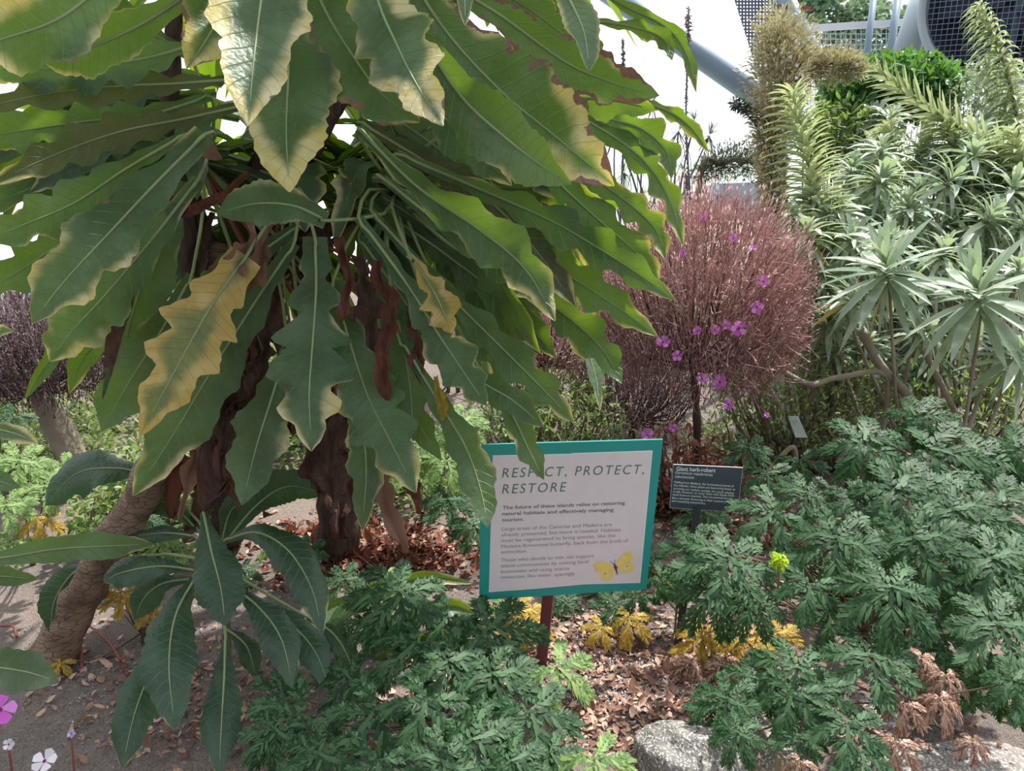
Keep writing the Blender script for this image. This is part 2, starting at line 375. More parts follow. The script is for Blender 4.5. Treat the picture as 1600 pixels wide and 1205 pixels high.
def geranium(name_label, base, leaves, group=None, stemmat=M_GSTEM, cat='geranium'):
    root = empty('geranium_plant', base, name_label, cat, group); B = Vector(base)
    cam_p = Vector((0, 0, CAMH)); st = MB(); top = B+Vector((0, 0, .05))
    tube(st, [B-Vector((0, 0, .03)), B+Vector((.005, .005, .07))], [.012, .009], n=4, bump=.3)
    for (x, y, d, r, kind) in leaves:
        c = W(x, y, d); toC = (cam_p-c).normalized()
        if c.z < .05: c.z = .05
        nrm = (toC*.75+Vector((random.uniform(-.25, .25), 0, .75))).normalized()
        out = (c-top); out.z = -.25; out = out.normalized()*.8 + Vector((random.uniform(-.4, .4), -.35, -.1))
        me = random.choice(PALM[kind]); s = r*d/FPX*1.06
        put(me, root, orient(c, nrm, out, s), 'leaf')
        tube(st, [top, top.lerp(c, .5)+Vector((0, 0, -.03)), c-nrm*.008], [.0035, .0022], n=7, sides=5)
    st.build('stem', stemmat, root); return root
def small_leaf(mb, p, d, N, ln, w, at, n=4):
    strip(mb, p, d*ln, N, w, n=n, droop=.15, at=at, fold=.25)
def rnd_dir(zmin=-1):
    while True:
        v = Vector((random.gauss(0, 1), random.gauss(0, 1), random.gauss(0, 1)))
        if v.length > .1 and v.normalized().z >= zmin: return v.normalized()
def rosette_mesh(name, mat, seed, nleaf=36, L=1.0, w=.075, el0=80, el1=-35, droop=.42, oldy=.0):
    r = random.Random(seed); mb = MB()
    for k in range(nleaf):
        t = k/(nleaf-1); az = k*2.39996+r.uniform(-.2, .2); el = math.radians(lerp(el0, el1, t**.9)+r.uniform(-15, 15))
        d = Vector((math.cos(az)*math.cos(el), math.sin(az)*math.cos(el), math.sin(el)))
        N = Vector((-math.cos(az)*math.sin(el), -math.sin(az)*math.sin(el), math.cos(el)))
        ln = L*(.45+.55*math.sin(math.pi*min(1, .12+t*.75)))*r.uniform(.7, 1.15)
        y = r.uniform(.5, 1) if (t > .84 and r.random() < oldy*.5) else 0
        strip(mb, Vector((0, 0, .18*(1-t)-.12*t)), d*ln, N, w*ln*r.uniform(.85, 1.15), n=6, droop=droop+max(0, t-.55)*.5, at=(.5, .5, r.random(), y), fold=.3)
    return mb.mesh(name, mat)
ROS = [rosette_mesh('rosette', M_ECH, 100+i, 34+4*i, oldy=.35 if i % 2 else 0) for i in range(5)]
ROSB = [rosette_mesh('rosette', M_ECH, 140+i, 48, w=.07, el0=82, el1=-62, droop=.2, oldy=.5) for i in range(2)]
def leafy_mass(mb, n, c, rad, ln, w, mode='shell', zmin=-1, upb=.35, ypr=0.0):
    c = Vector(c)
    for _ in range(n):
        v = rnd_dir(zmin); q = random.random()**(.35 if mode == 'shell' else .6)
        p = c+Vector((v.x*rad[0], v.y*rad[1], v.z*rad[2]))*q
        d = (rnd_dir()+v*.5+Vector((0, 0, upb))).normalized(); N = (Vector((0, 0, 1))+rnd_dir()*.7); N = (N-d*N.dot(d)).normalized()
        l = ln*random.uniform(.6, 1.25)
        small_leaf(mb, p, d, N, l, w*random.uniform(.8, 1.2), (.5, .5, random.random(), 1.0 if random.random() < ypr else 0))

# ------------------------------------------------------------------ ground
def gz(x, y):
    z = .03*noise.noise(Vector((x*1.3, y*1.3, 0)))+.012*noise.noise(Vector((x*6, y*6, 3)))
    z += .35*sstep(3.6, 6.5, y) * (1 if x > -1 else .5) + .5*sstep(1.2, 5, x)*sstep(3.2, 6, y)
    z -= .10*sstep(1.75, 1.35, y)*sstep(.5, 1.2, x)
    return z
mb = MB(); nx, ny = 150, 150
vs = [Vector((x, y, gz(x, y))) for j in range(ny) for i in range(nx) for x, y in [(lerp(-4, 6, i/(nx-1)), lerp(.2, 7.5, (j/(ny-1))**1.3))]]
mb.add(vs, [(j*nx+i, j*nx+i+1, (j+1)*nx+i+1, (j+1)*nx+i) for j in range(ny-1) for i in range(nx-1)])
tag(mb.build('ground', M_SOIL), kind='structure')

# leaf litter: flakes and curled bits nobody could count
def litter(name, label, n, spots, mat, s0, s1, flat=.35):
    mb = MB()
    for _ in range(n):
        cx, cy, sx, sy, w = random.choices(spots, weights=[q[4] for q in spots])[0]
        p = WG(random.gauss(cx, sx), random.gauss(cy, sy)); p.z = gz(p.x, p.y)+random.uniform(.002, .012)
        if p.y > 7 or p.y < .5: continue
        d = Vector((random.gauss(0, 1), random.gauss(0, 1), random.gauss(0, flat))).normalized(); N = Vector((random.gauss(0, flat), random.gauss(0, flat), 1)); N = (N-d*N.dot(d)).normalized()
        l = random.uniform(s0, s1)
        strip(mb, p, d*l, N, l*random.uniform(.18, .4), n=4, droop=random.uniform(-.5, .4), at=(.5, .5, random.random(), 0), fold=random.uniform(-.6, .9))
    return tag(mb.build(name, mat), label, 'leaf litter', kind='stuff')
litter('leaf_litter', 'brown and pinkish curled dry leaf flakes strewn on the soil', 5200,
       [(960, 1010, 70, 60, 3), (1000, 1120, 90, 40, 3), (1120, 1040, 60, 50, 2), (600, 850, 120, 25, 3), (1050, 800, 120, 60, 2), (300, 1090, 110, 60, 2.4), (640, 1080, 60, 60, .8), (1380, 1130, 90, 50, 1), (850, 980, 80, 40, 1), (1500, 850, 60, 60, .8)], M_DEAD, .012, .034)
litter('petal_litter', 'pale fallen petals and seed husks scattered on the bed', 1500,
       [(950, 1000, 90, 60, 3), (980, 1080, 90, 40, 3), (1150, 1060, 70, 50, 1.5), (300, 1050, 150, 60, .6), (480, 950, 80, 50, .8)], M_WHT, .004, .009, .2)
litter('gravel', 'small grey grit and pebbles lying on the dark soil', 4200,
       [(230, 1080, 170, 80, 5), (480, 950, 120, 60, 1), (950, 1080, 110, 60, 2)], simple('grit', srgb(134, 126, 122), .9, .3, 40), .004, .012, .5)
litter('reddish_litter', 'rust red dry leaves heaped under the leafy canopy', 1700,
       [(560, 850, 90, 22, 3), (640, 880, 60, 16, 2), (1180, 830, 60, 30, 1.2), (500, 890, 50, 20, 1)], M_DEADR, .02, .05, .6)

def rock(px, py, rx, ry, h, mat, label, seed, z0=0., name='boulder'):
    mb = MB(); me = bpy.data.meshes.new('b'); import bmesh
    bm = bmesh.new(); bmesh.ops.create_icosphere(bm, subdivisions=5, radius=1); o = Vector((seed*7.1, 0, 0))
    c = WG(px, py, .04)
    for v in bm.verts:
        q = v.co.normalized(); k = 1+.22*noise.noise(q*1.4+o)+.07*noise.noise(q*4+o)+.02*noise.noise(q*14+o)
        q = Vector((math.copysign(abs(q.x)**.75, q.x), math.copysign(abs(q.y)**.75, q.y), math.copysign(abs(q.z)**.7, q.z)))
        v.co = Vector((q.x*rx, q.y*ry, q.z*h))*k
    bm.to_mesh(me); bm.free(); me.materials.append(mat); me.polygons.foreach_set('use_smooth', [True]*len(me.polygons))
    ob = link(name, me); ob.location = (c.x, c.y, z0); return tag(ob, label, 'rock')
rock(1083, 1178, .135, .10, .10, M_ROCK, 'grey granite boulder at the bed edge, left of the lichen-stained one', 1)
rock(1196, 1158, .075, .12, .085, M_ROCK2, 'lichen-stained boulder half hidden behind the cut leaves', 2, -.02)
rock(1375, 1105, .06, .07, .07, M_ROCK, 'small pale boulder peeping between the cut leaves on the right', 3, -.02)
rock(1530, 1190, .30, .17, .06, M_PATH, 'broad flat pale slab at the lower right corner', 4, -.045, 'stone_slab')
rock(1592, 960, .05, .06, .05, M_ROCK, 'grey stone by the right edge behind the foliage', 5, .0)

# ------------------------------------------------------------------ signs
def rotm(a, b, c): return Matrix.Rotation(a, 3, 'Z') @ Matrix.Rotation(b, 3, 'X') @ Matrix.Rotation(c, 3, 'Y')
class Plate:
    def __init__(s, x, y, z, a, b, c): s.c = Vector((x, y, z)); s.R = rotm(a, b, c)
    def uv(s, px, py):
        d = W(px, py, 1)-Vector((0, 0, CAMH)); n = s.R @ Vector((0, 1, 0)); o = Vector((0, 0, CAMH))
        t = (s.c-o).dot(n)/d.dot(n); q = s.R.transposed() @ (o+d*t-s.c); return q.x, q.z
    def P(s, u, v, off=0): return s.c+s.R @ Vector((u, off, v))
    def poly(s, pix, off, thick=0, mi=0, mb=None):
        mb = mb or MB(); q = [s.uv(*p) for p in pix]; n = len(q)
        f = [s.P(u, v, off) for u, v in q]; b = [s.P(u, v, off+max(thick, .0003)) for u, v in q]
        mb.add(f+b, [tuple(range(n))[::-1], tuple(range(n, 2*n))]+[(i, (i+1) % n, n+(i+1) % n, n+i) for i in range(n)], mi); return mb
    def text(s, lines, off, mat, parent, name, shear=0, bold=0., space=1.0, scale_h=1.0, label=None):
        verts, faces = [], []
        for body, (x0, y0), (x1, y1), hpx in lines:
            cu = bpy.data.curves.new('t', 'FONT'); cu.body = body; cu.size = 1; cu.shear = shear; cu.offset = bold; cu.resolution_u = 3; cu.space_character = space
            ob = bpy.data.objects.new('t', cu); COL.objects.link(ob)
            dg = bpy.context.evaluated_depsgraph_get(); me = bpy.data.meshes.new_from_object(ob.evaluated_get(dg))
            co = np.array([v.co[:] for v in me.vertices]); w = co[:, 0].max()-co[:, 0].min(); mn = co[:, 0].min()
            u0, v0 = s.uv(x0, y0); u1, v1 = s.uv(x1, y1); _, vt = s.uv(x0, y0-hpx); k = len(verts)
            lw = math.hypot(u1-u0, v1-v0); sy = (vt-v0)/.70; dx, dz = (u1-u0)/lw, (v1-v0)/lw
            for x, y, _z in co:
                a = (x-mn)/w*lw; b = y*sy; verts.append(s.P(u0+dx*a, v0+dz*a+b, off))
            faces += [tuple(i+k for i in p.vertices) for p in me.polygons]
            bpy.data.objects.remove(ob); bpy.data.curves.remove(cu); bpy.data.meshes.remove(me)
        mb = MB(); mb.add(verts, faces); o = mb.build(name, mat, parent, smooth=False)
        if label: o['label'] = label
        return o
S1 = Plate(.1606, 1.95, .5112, .1352, .0585, .0205); C1 = lambda x, y: (730+x*.32371, 670+y*.32371)
g = WG(846, 1056)
sign = empty('information_sign', (g.x, g.y, 0), 'teal-bordered white notice reading RESPECT, PROTECT, RESTORE on a red-brown post', 'sign')
S1.poly([(752, 695), (1036, 687), (1010, 921), (749, 938)], .0, .006).build('board', M_TEAL, sign, False)
S1.poly([C1(123, 129), C1(500, 121), C1(505, 118), C1(894.5, 105), C1(834.5, 744), C1(560, 751), C1(500, 757), C1(330, 772), C1(104.5, 789)], -.0006, .0006).build('panel_edge', M_WHITE, sign, False)
S1.poly([C1(126, 132), C1(500, 124), C1(505, 121), C1(891, 109), C1(831, 740), C1(560, 747), C1(500, 753), C1(330, 768), C1(108, 785)], -.0012, .0005).build('panel', M_PANEL, sign, False)
S1.text([('RESPECT, PROTECT,', C1(168, 235), C1(851, 216), 15), ('RESTORE', C1(168, 313), C1(477, 301), 15)], -.0018, M_INK, sign, 'heading', .16, -.006, 1.25)
S1.text([('The future of these islands relies on restoring', C1(170, 388), C1(760, 364), 5.4), ('natural habitats and effectively managing', C1(168, 417), C1(705, 397), 5.4), ('tourism.', C1(168, 447), C1(272, 443), 5.4)], -.0018, M_INKB, sign, 'bold_text', 0, .01)
S1.text([('Large areas of the Canaries and Madeira are', C1(167, 491), C1(697, 468), 5.4), ('already protected, but more is needed. Habitats', C1(165, 519), C1(740, 493), 5.4),
         ('must be regenerated to bring species, like the', C1(165, 547), C1(714, 521), 5.4), ('Madeira Brimstone butterfly, back from the brink of', C1(165, 575), C1(776, 546), 5.4),
         ('extinction.', C1(164, 601), C1(290, 596), 5.4), ('Those who decide to visit can support', C1(163, 641), C1(612, 619), 5.4), ('island communities by visiting local', C1(163, 669), C1(585, 647), 5.4),
         ('businesses and using scarce', C1(162, 696), C1(493, 680), 5.4), ('resources, like water, sparingly.', C1(161, 723), C1(523, 705), 5.4)], -.0018, M_INKL, sign, 'body_text', 0, 0)
C6 = lambda x, y: (900+x*.06875, 860+y*.06875)
b = MB()
for pg in ([(400, 290), (480, 255), (600, 245), (720, 270), (800, 320), (850, 400), (860, 480), (760, 500), (620, 480), (520, 478), (460, 475), (430, 400)],
           [(930, 330), (940, 260), (980, 180), (1050, 90), (1150, 40), (1250, 15), (1270, 100), (1290, 180), (1260, 240), (1150, 290), (1020, 320), (960, 420)]):
    S1.poly([C6(*p) for p in pg], -.0024, .0003, 0, b)
for pg in ([(600, 478), (850, 455), (870, 520), (840, 600), (790, 680), (700, 685), (600, 660), (520, 610), (510, 540), (560, 490)],
           [(955, 420), (1030, 330), (1200, 280), (1330, 300), (1320, 400), (1260, 480), (1180, 520), (1080, 522), (990, 490)]):
    S1.poly([C6(*p) for p in pg], -.0020, .0003, 1, b)
for pg in ([(840, 300), (850, 290), (890, 295), (885, 315), (930, 370), (925, 430), (950, 545), (935, 545), (890, 440), (860, 380), (860, 320)], [(768, 232), (775, 228), (845, 290), (838, 294)], [(890, 195), (896, 195), (882, 280), (874, 280)]):
    S1.poly([C6(*p) for p in pg], -.0028, .0003, 2, b)
for cx, cy in ((660, 518), (1158, 355)): S1.poly([C6(cx+16*math.cos(a), cy+12*math.sin(a)) for a in np.arange(0, 6.28, .8)], -.0028, .0003, 2, b)
b.build('butterfly_picture', [M_BUT, M_BUTH, M_BUTB], sign, False)['label'] = 'printed yellow butterfly with brown body'
mb = MB(); p0 = Vector((g.x, g.y+.065, -.05)); p1 = S1.P(*S1.uv(873, 800), .028); p1.y += 0
R = (p1-p0).to_track_quat('Z', 'Y').to_matrix() @ Matrix.Rotation(.45, 3, 'Z'); box(mb, (p0+p1)/2, (.038, .032, (p1-p0).length), R)
mb.build('post', M_POST, sign, False)
S2 = Plate(.6241, 2.25, .4704, -.0936, -.0149, .0169); C2 = lambda x, y: (1030+x*.09375, 710+y*.09375)
g2 = WG(1060, 1045)
lab = empty('plant_label', (g2.x, g2.y, 0), 'dark slate plant label with pale lettering on a thin black stake', 'plant label')
S2.poly([(1052, 726), (1161, 731), (1153, 801), (1046, 794)], .0005, .004).build('plate_edge', M_STEEL, lab, False)
S2.poly([(1052.6, 726.8), (1160.2, 731.8), (1152.3, 800), (1046.8, 793)], -.0005, .001).build('plate', M_SLATE, lab, False)
S2.text([('Giant herb-robert', C2(285, 268), C2(935, 300), 6.2)], -.0012, M_LTXT, lab, 'heading', 0, .02)
S2.text([('Geranium maderense', C2(265, 322), C2(890, 364), 4.8)], -.0012, M_LTXT, lab, 'species_name', .25, .004)
S2.text([('GERANIACEAE', C2(260, 388), C2(580, 408), 3.4), ('Hailing from Madeira, the horticultural jewel of', C2(250, 475), C2(1240, 545), 3.2), ('the Atlantic, these plants are becoming better at', C2(240, 527), C2(1265, 600), 3.2),
         ("surviving our winters outside. It's worth playing", C2(235, 580), C2(1240, 660), 3.2), ('it safe, however, to cover them with fleece when', C2(230, 632), C2(1250, 705), 3.2), ('harsh frosts are expected. They are perennial but act', C2(225, 684), C2(1210, 752), 3.2),
         ('like a biennial, flowering in their second year', C2(215, 738), C2(1170, 808), 3.2), ('and reseeding everywhere.', C2(210, 788), C2(770, 832), 3.2)], -.0012, M_LTXT, lab, 'body_text', 0, .012)
mb = MB(); p0 = Vector((g2.x, g2.y+.05, -.05)); p1 = S2.P(*S2.uv(1096, 770), .03); R = (p1-p0).to_track_quat('Z', 'Y').to_matrix(); box(mb, (p0+p1)/2, (.022, .016, (p1-p0).length), R)
mb.build('stake', M_BLACK, lab, False)
S3 = Plate(*W(1245, 667, 3.35), -.1, -.45, .35)
t3 = empty('small_label', (S3.c.x, S3.c.y+.1, gz(S3.c.x, S3.c.y)), 'small blank grey plate among the dry twigs behind the slate label', 'plant label')
S3.poly([(1231, 650), (1247, 650), (1262, 684), (1243, 684)], 0, .004).build('plate', M_TAG, t3, False)
mb = MB(); tube(mb, [S3.c+Vector((0, .012, 0)), Vector((S3.c.x, S3.c.y+.1, gz(S3.c.x, S3.c.y)-.03))], .006, n=4, sides=6); mb.build('stake', M_BLACK, t3)
S4 = Plate(*W(527, 1046, 2.42), .2, .6, .5)
t4 = empty('white_tag', (S4.c.x, S4.c.y, .0), 'small torn white tag on the soil by the drooping young leaves', 'tag')
S4.poly([(514, 1040), (527, 1034), (540, 1048), (532, 1058), (518, 1056)], 0, .002).build('tag_face', M_WHITE, t4, False)
for (x, y) in ((519, 1050), (528, 1050)): S4.poly([(x+1.3*math.cos(a), y+1.3*math.sin(a)) for a in np.arange(0, 6.28, .8)], -.001, .0004).build('hole', M_BLACK, t4, False)

# ------------------------------------------------------------------ the big sow thistle
thistle = empty('tree_sow_thistle', (WG(60, 1040).x, WG(60, 1040).y, 0), 'big shaggy plant with long lobed drooping leaves, yellow at the rims, on a leaning trunk', 'plant')
def part_tube(name, pts, r, mat, parent=thistle, n=24, sides=14, bump=.25, label=None, bf=14):
    m = MB(); tube(m, pts, r, n=n, sides=sides, bump=bump, bf=bf); o = m.build(name, mat, parent)
    if label: o['label'] = label
    return o
part_tube('trunk', [WG(55, 1055)-Vector((0, 0, .08)), W(100, 985, 2.36), W(170, 860, 2.3), W(225, 765, 2.26), W(285, 640, 2.22), W(330, 500, 2.15), W(350, 380, 2.1)], [.072, .062, .054, .052, .05, .04, .035], M_BARK, n=60, sides=24, bump=.25, label='leaning trunk with cracked bark')
part_tube('stem', [WG(520, 860)-Vector((0, 0, .05)), W(530, 740, 2.75), W(505, 560, 2.5), W(480, 400, 2.25), W(460, 280, 2.1)], [.075, .07, .06, .05, .04], M_DBARK, n=40, sides=16, bump=.5)
part_tube('stem', [WG(345, 845)-Vector((0, 0, .05)), W(350, 720, 2.65), W(380, 560, 2.45), W(400, 430, 2.3), W(380, 300, 2.15)], [.07, .075, .055, .045, .035], M_DBARK, n=40, sides=16, bump=.5)
for pts in ([W(305, 500, 2.1), W(296, 400, 2.05), W(285, 300, 2.0), W(262, 190, 2.0)], [W(400, 450, 2.25), W(330, 380, 2.1), W(300, 300, 2.05)], [W(480, 380, 2.2), W(560, 330, 2.1), W(640, 300, 2.1)],
            [W(380, 300, 2.15), W(440, 180, 2.0), W(470, 60, 1.9), W(480, -150, 1.8)], [W(460, 280, 2.1), W(560, 100, 2.0), W(650, -100, 1.9)], [W(262, 190, 2.0), W(270, 60, 1.9), W(280, -140, 1.8)]):
    part_tube('branch', pts, [.026, .02, .018], M_DBARK, n=20, sides=10, bump=.4)
CR = [W(455, 285, 2.08), W(310, 250, 2.02), W(620, 300, 2.1), W(290, -120, 1.8), W(480, -150, 1.8), W(650, -100, 1.9), W(400, 360, 2.2)]
def hero(px, d, hw, y=.1, b=0., lobes=6, ld=.3, roll=0., fold=.15, crown='near', mat=M_LEAF, wave=.085, curl=0., base=.2, **k):
    n = len(px); pts = [W(x, yy, lerp(d[0], d[1], i/(n-1))) for i, (x, yy) in enumerate(px)]
    dm = (d[0]+d[1])/2; c = None
    if crown == 'near': c = min(CR, key=lambda q: (q-pts[0]).length)
    elif crown is not None: c = crown
    return broad_leaf(k.pop('parent', thistle), pts, hw*dm/FPX, mat, lobes=lobes, ld=ld, yel=y, brn=b, roll=roll, fold=fold, crown=c, wave=wave, curl=curl, base=base, seed=int(px[0][0]*31+px[0][1]*7+px[-1][0]), **k)
H = [
 # front leaves hanging from above the frame
 ([(470, -230), (425, -100), (408, 0), (396, 100), (388, 197)], (1.35, 1.15), 84, dict(y=.62, b=.08, lobes=4, ld=.22, base=.3, peak=.42)),
 ([(440, 20), (450, 100), (447, 200), (452, 300)], (1.5, 1.32), 82, dict(y=.58, lobes=3, ld=.25, base=.45, peak=.45)),
 ([(560, -120), (590, 0), (620, 70), (650, 130), (692, 196)], (1.45, 1.25), 68, dict(y=.52, b=.22, lobes=5, ld=.32, base=.5, peak=.5)),
 ([(470, -90), (505, 10), (560, 100), (600, 150), (656, 190)], (1.55, 1.38), 64, dict(y=.4, b=.38, lobes=4, ld=.18, roll=.25)),
 ([(610, -90), (690, 40), (780, 140), (870, 215), (960, 290)], (1.5, 1.32), 80, dict(y=.55, b=.42, lobes=6, ld=.25)),
 ([(660, 60), (722, 152), (790, 215), (845, 258), (893, 288)], (1.4, 1.2), 56, dict(y=.12, lobes=3, ld=.15, base=.4, peak=.45, roll=-.2, fold=.35)),
 ([(620, -60), (760, 10), (880, 95), (960, 130), (1030, 150)], (1.55, 1.4), 42, dict(y=.35, b=.5, lobes=6, ld=.3)),
 ([(780, 150), (870, 152), (950, 155), (1025, 172)], (1.65, 1.55), 42, dict(y=.3, b=.15, lobes=4, ld=.2, base=.4)),
 ([(850, -80), (885, -10), (912, 50), (921, 112)], (1.35, 1.25), 30, dict(y=.5, lobes=3, ld=.12, base=.4, roll=.5)),
 ([(880, -60), (960, 0), (1040, 42), (1075, 90), (1088, 145)], (1.75, 1.65), 17, dict(y=.2, lobes=4, ld=.3)),
 ([(900, 30), (980, 40), (1035, 60), (1050, 95)], (1.75, 1.65), 20, dict(y=.25, lobes=4, ld=.4)),
 ([(870, 130), (940, 180), (1000, 200), (1040, 235), (1050, 278)], (1.75, 1.65), 36, dict(y=.22, lobes=5, ld=.6)),
 ([(960, 150), (1030, 168), (1075, 195), (1108, 238)], (1.8, 1.75), 17, dict(y=.3, lobes=4, ld=.3)),
 ([(840, 150), (920, 190), (1000, 245), (1045, 310), (1068, 385)], (1.75, 1.65), 30, dict(y=.2, lobes=6, ld=.4)),
 ([(850, 180), (910, 260), (985, 320), (1025, 360), (1040, 405)], (1.8, 1.7), 32, dict(y=.2, b=.1, lobes=6, ld=.35)),
 ([(760, 140), (850, 260), (920, 330), (1000, 400), (1030, 440)], (1.8, 1.72), 38, dict(y=.25, b=.1, lobes=6, ld=.3)),
 ([(620, 240), (760, 300), (870, 350), (970, 410), (1056, 470)], (1.85, 1.65), 42, dict(y=.18, lobes=7, ld=.35)),
 ([(640, 300), (770, 360), (870, 420), (950, 470), (1028, 526)], (1.9, 1.68), 42, dict(y=.15, lobes=7, ld=.35)),
 ([(700, 380), (800, 440), (880, 490), (940, 545), (972, 600)], (1.95, 1.75), 40, dict(y=.15, lobes=6, ld=.35)),
 ([(560, 190), (660, 250), (770, 320), (840, 395), (900, 480)], (1.9, 1.75), 52, dict(mat=M_UNDERL, y=.12, b=.05, lobes=6, ld=.25, roll=.4)),
 ([(560, 200), (650, 290), (750, 360), (820, 420), (868, 502)], (1.65, 1.5), 54, dict(y=.28, lobes=5, ld=.28)),
 ([(600, 280), (690, 350), (760, 390), (820, 440), (845, 480)], (1.75, 1.6), 40, dict(y=.15, lobes=5, ld=.3)),
 ([(580, 330), (690, 450), (780, 540), (850, 610), (897, 660)], (1.9, 1.75), 40, dict(y=.12, lobes=6, ld=.35)),
 ([(560, 340), (640, 450), (690, 530), (730, 590), (760, 634)], (1.8, 1.68), 48, dict(y=.2, lobes=6, ld=.4)),
 ([(690, 530), (740, 588), (800, 625), (850, 668)], (1.8, 1.72), 32, dict(y=.2, lobes=4, ld=.2)),
 ([(740, 560), (795, 640), (825, 700), (850, 750)], (1.82, 1.75), 27, dict(y=.3, lobes=4, ld=.18)),
 ([(620, 520), (680, 620), (728, 700), (752, 770), (762, 825)], (1.9, 1.78), 38, dict(y=.22, b=.05, lobes=5, ld=.2)),
 ([(840, 430), (900, 510), (928, 580), (938, 642)], (1.9, 1.8), 18, dict(y=.3, lobes=4, ld=.25, roll=.6)),
 ([(860, 380), (900, 430), (925, 465), (935, 492)], (2.0, 1.95), 36, dict(y=.8, lobes=4, ld=.3)),
 ([(800, 380), (860, 440), (905, 520), (945, 600)], (2.1, 2.0), 30, dict(y=.2, lobes=5, ld=.3)),
 # hanging in the middle
 ([(492, 370), (494, 450), (488, 540), (483, 620), (487, 705)], (1.85, 1.7), 66, dict(y=.26, b=.06, lobes=6, ld=.5, base=.3)),
 ([(520, 440), (545, 530), (575, 620), (610, 690), (650, 770)], (1.9, 1.75), 56, dict(y=.24, lobes=6, ld=.4, base=.3)),
 ([(540, 600), (562, 660), (572, 730), (566, 830)], (2.0, 1.9), 32, dict(y=.3, lobes=5, ld=.25)),
 ([(600, 400), (622, 500), (640, 600), (646, 690)], (2.05, 1.95), 44, dict(y=.1, lobes=5, ld=.25)),
 ([(385, 400), (335, 470), (300, 530), (262, 600), (218, 682)], (1.8, 1.68), 62, dict(y=.80, b=.14, mat=M_GOLD, wave=.03, lobes=5, ld=.4, base=.45, peak=.45)),
 ([(300, 430), (250, 520), (200, 600), (158, 675)], (1.88, 1.78), 46, dict(y=.25, b=.08, lobes=4, ld=.2)),
 ([(460, 380), (400, 470), (330, 580), (270, 680), (208, 775)], (1.95, 1.82), 52, dict(y=.16, lobes=5, ld=.3)),
 ([(450, 540), (425, 620), (400, 700), (378, 790)], (1.95, 1.85), 48, dict(y=.24, b=.05, lobes=4, ld=.3)),
 ([(640, 400), (668, 440), (690, 480), (705, 520)], (1.78, 1.72), 36, dict(y=.9, b=.2, mat=M_GOLD, lobes=4, ld=.4, crumple=.25)),
 ([(510, 345), (460, 322), (400, 318), (338, 334)], (1.72, 1.62), 36, dict(y=.2, lobes=4, ld=.1, base=.4)),
 ([(560, 370), (610, 440), (650, 500), (680, 570)], (2.0, 1.95), 40, dict(y=.1, lobes=5, ld=.3)),
 ([(470, 350), (400, 400), (350, 440), (310, 490)], (2.0, 1.95), 34, dict(y=.1, lobes=5, ld=.2)),
 ([(560, 500), (600, 560), (640, 640), (690, 720)], (2.1, 2.0), 36, dict(y=.1, lobes=5, ld=.3)),
 # left
 ([(320, 210), (240, 290), (165, 370), (100, 440), (50, 505)], (1.7, 1.5), 62, dict(y=.42, b=.18, lobes=4, ld=.25, base=.35, roll=-.15)),
 ([(310, 280), (240, 370), (165, 460), (110, 520), (78, 565)], (1.8, 1.68), 50, dict(y=.4, b=.06, lobes=6, ld=.25)),
 ([(275, 280), (255, 360), (220, 450), (200, 520), (192, 578)], (1.95, 1.85), 52, dict(y=.3, lobes=5, ld=.15, base=.35)),
 ([(280, 310), (220, 400), (185, 500), (160, 625)], (1.85, 1.78), 14, dict(y=.0, b=.0, lobes=3, ld=.1, mat=M_DEADD, rib=None)),
 ([(380, -70), (250, 20), (170, 62), (110, 85), (70, 98)], (1.35, 1.2), 44, dict(y=.55, b=.14, lobes=4, ld=.15, roll=.35)),
 ([(280, -110), (170, -30), (90, 30), (0, 62), (-60, 80)], (1.25, 1.12), 62, dict(y=.55, b=.22, lobes=4, ld=.2)),
 ([(420, -110), (370, -20), (330, 50), (292, 108)], (1.4, 1.25), 56, dict(y=.45, b=.42, lobes=4, ld=.15, roll=-.2, base=.45, peak=.5, curl=-.3)),
 ([(390, 122), (280, 130), (190, 134), (80, 145), (-60, 175)], (1.8, 1.5), 34, dict(mat=M_UNDERL, y=.1, lobes=7, ld=.35)),
 ([(400, 160), (290, 185), (190, 205), (90, 240), (-20, 290)], (1.85, 1.55), 38, dict(mat=M_UNDERL, y=.1, lobes=7, ld=.35)),
 ([(330, 150), (230, 180), (130, 190), (30, 205), (-60, 220)], (1.95, 1.75), 44, dict(y=.05, lobes=7, ld=.4)),
 ([(290, 210), (200, 262), (120, 315), (40, 350), (-50, 385)], (1.75, 1.5), 44, dict(y=.08, lobes=6, ld=.3)),
 ([(240, 270), (160, 340), (80, 390), (20, 430), (-60, 470)], (1.8, 1.6), 44, dict(y=.08, lobes=6, ld=.3)),
 ([(330, 60), (230, 90), (110, 105), (-40, 110)], (1.7, 1.5), 50, dict(y=.08, lobes=6, ld=.35)),
 ([(300, 90), (200, 30), (110, 0), (0, -20)], (1.9, 1.7), 46, dict(y=.08, lobes=6, ld=.35)),
 ([(230, 200), (150, 250), (70, 285), (-40, 330)], (2.0, 1.9), 42, dict(y=.2, lobes=6, ld=.35)),
 ([(250, 450), (170, 495), (90, 550), (38, 625)], (2.1, 2.0), 20, dict(y=.05, lobes=4, ld=.15, fold=.5)),
 ([(230, 470), (170, 520), (130, 560), (108, 615)], (2.2, 2.1), 20, dict(y=.05, lobes=4, ld=.15)),
 # top middle
 ([(720, -80), (725, -30), (727, 40)], (1.3, 1.25), 16, dict(y=.15, lobes=3, ld=.1)),
 ([(700, -60), (820, 10), (900, 70), (960, 130)], (1.8, 1.7), 44, dict(y=.2, lobes=6, ld=.4)),
 ([(560, 60), (640, 130), (730, 220), (800, 290)], (1.8, 1.7), 50, dict(y=.1, lobes=5, ld=.3)),
 ([(660, 20), (740, 110), (830, 190), (900, 240)], (1.9, 1.8), 50, dict(y=.15, lobes=6, ld=.35)),
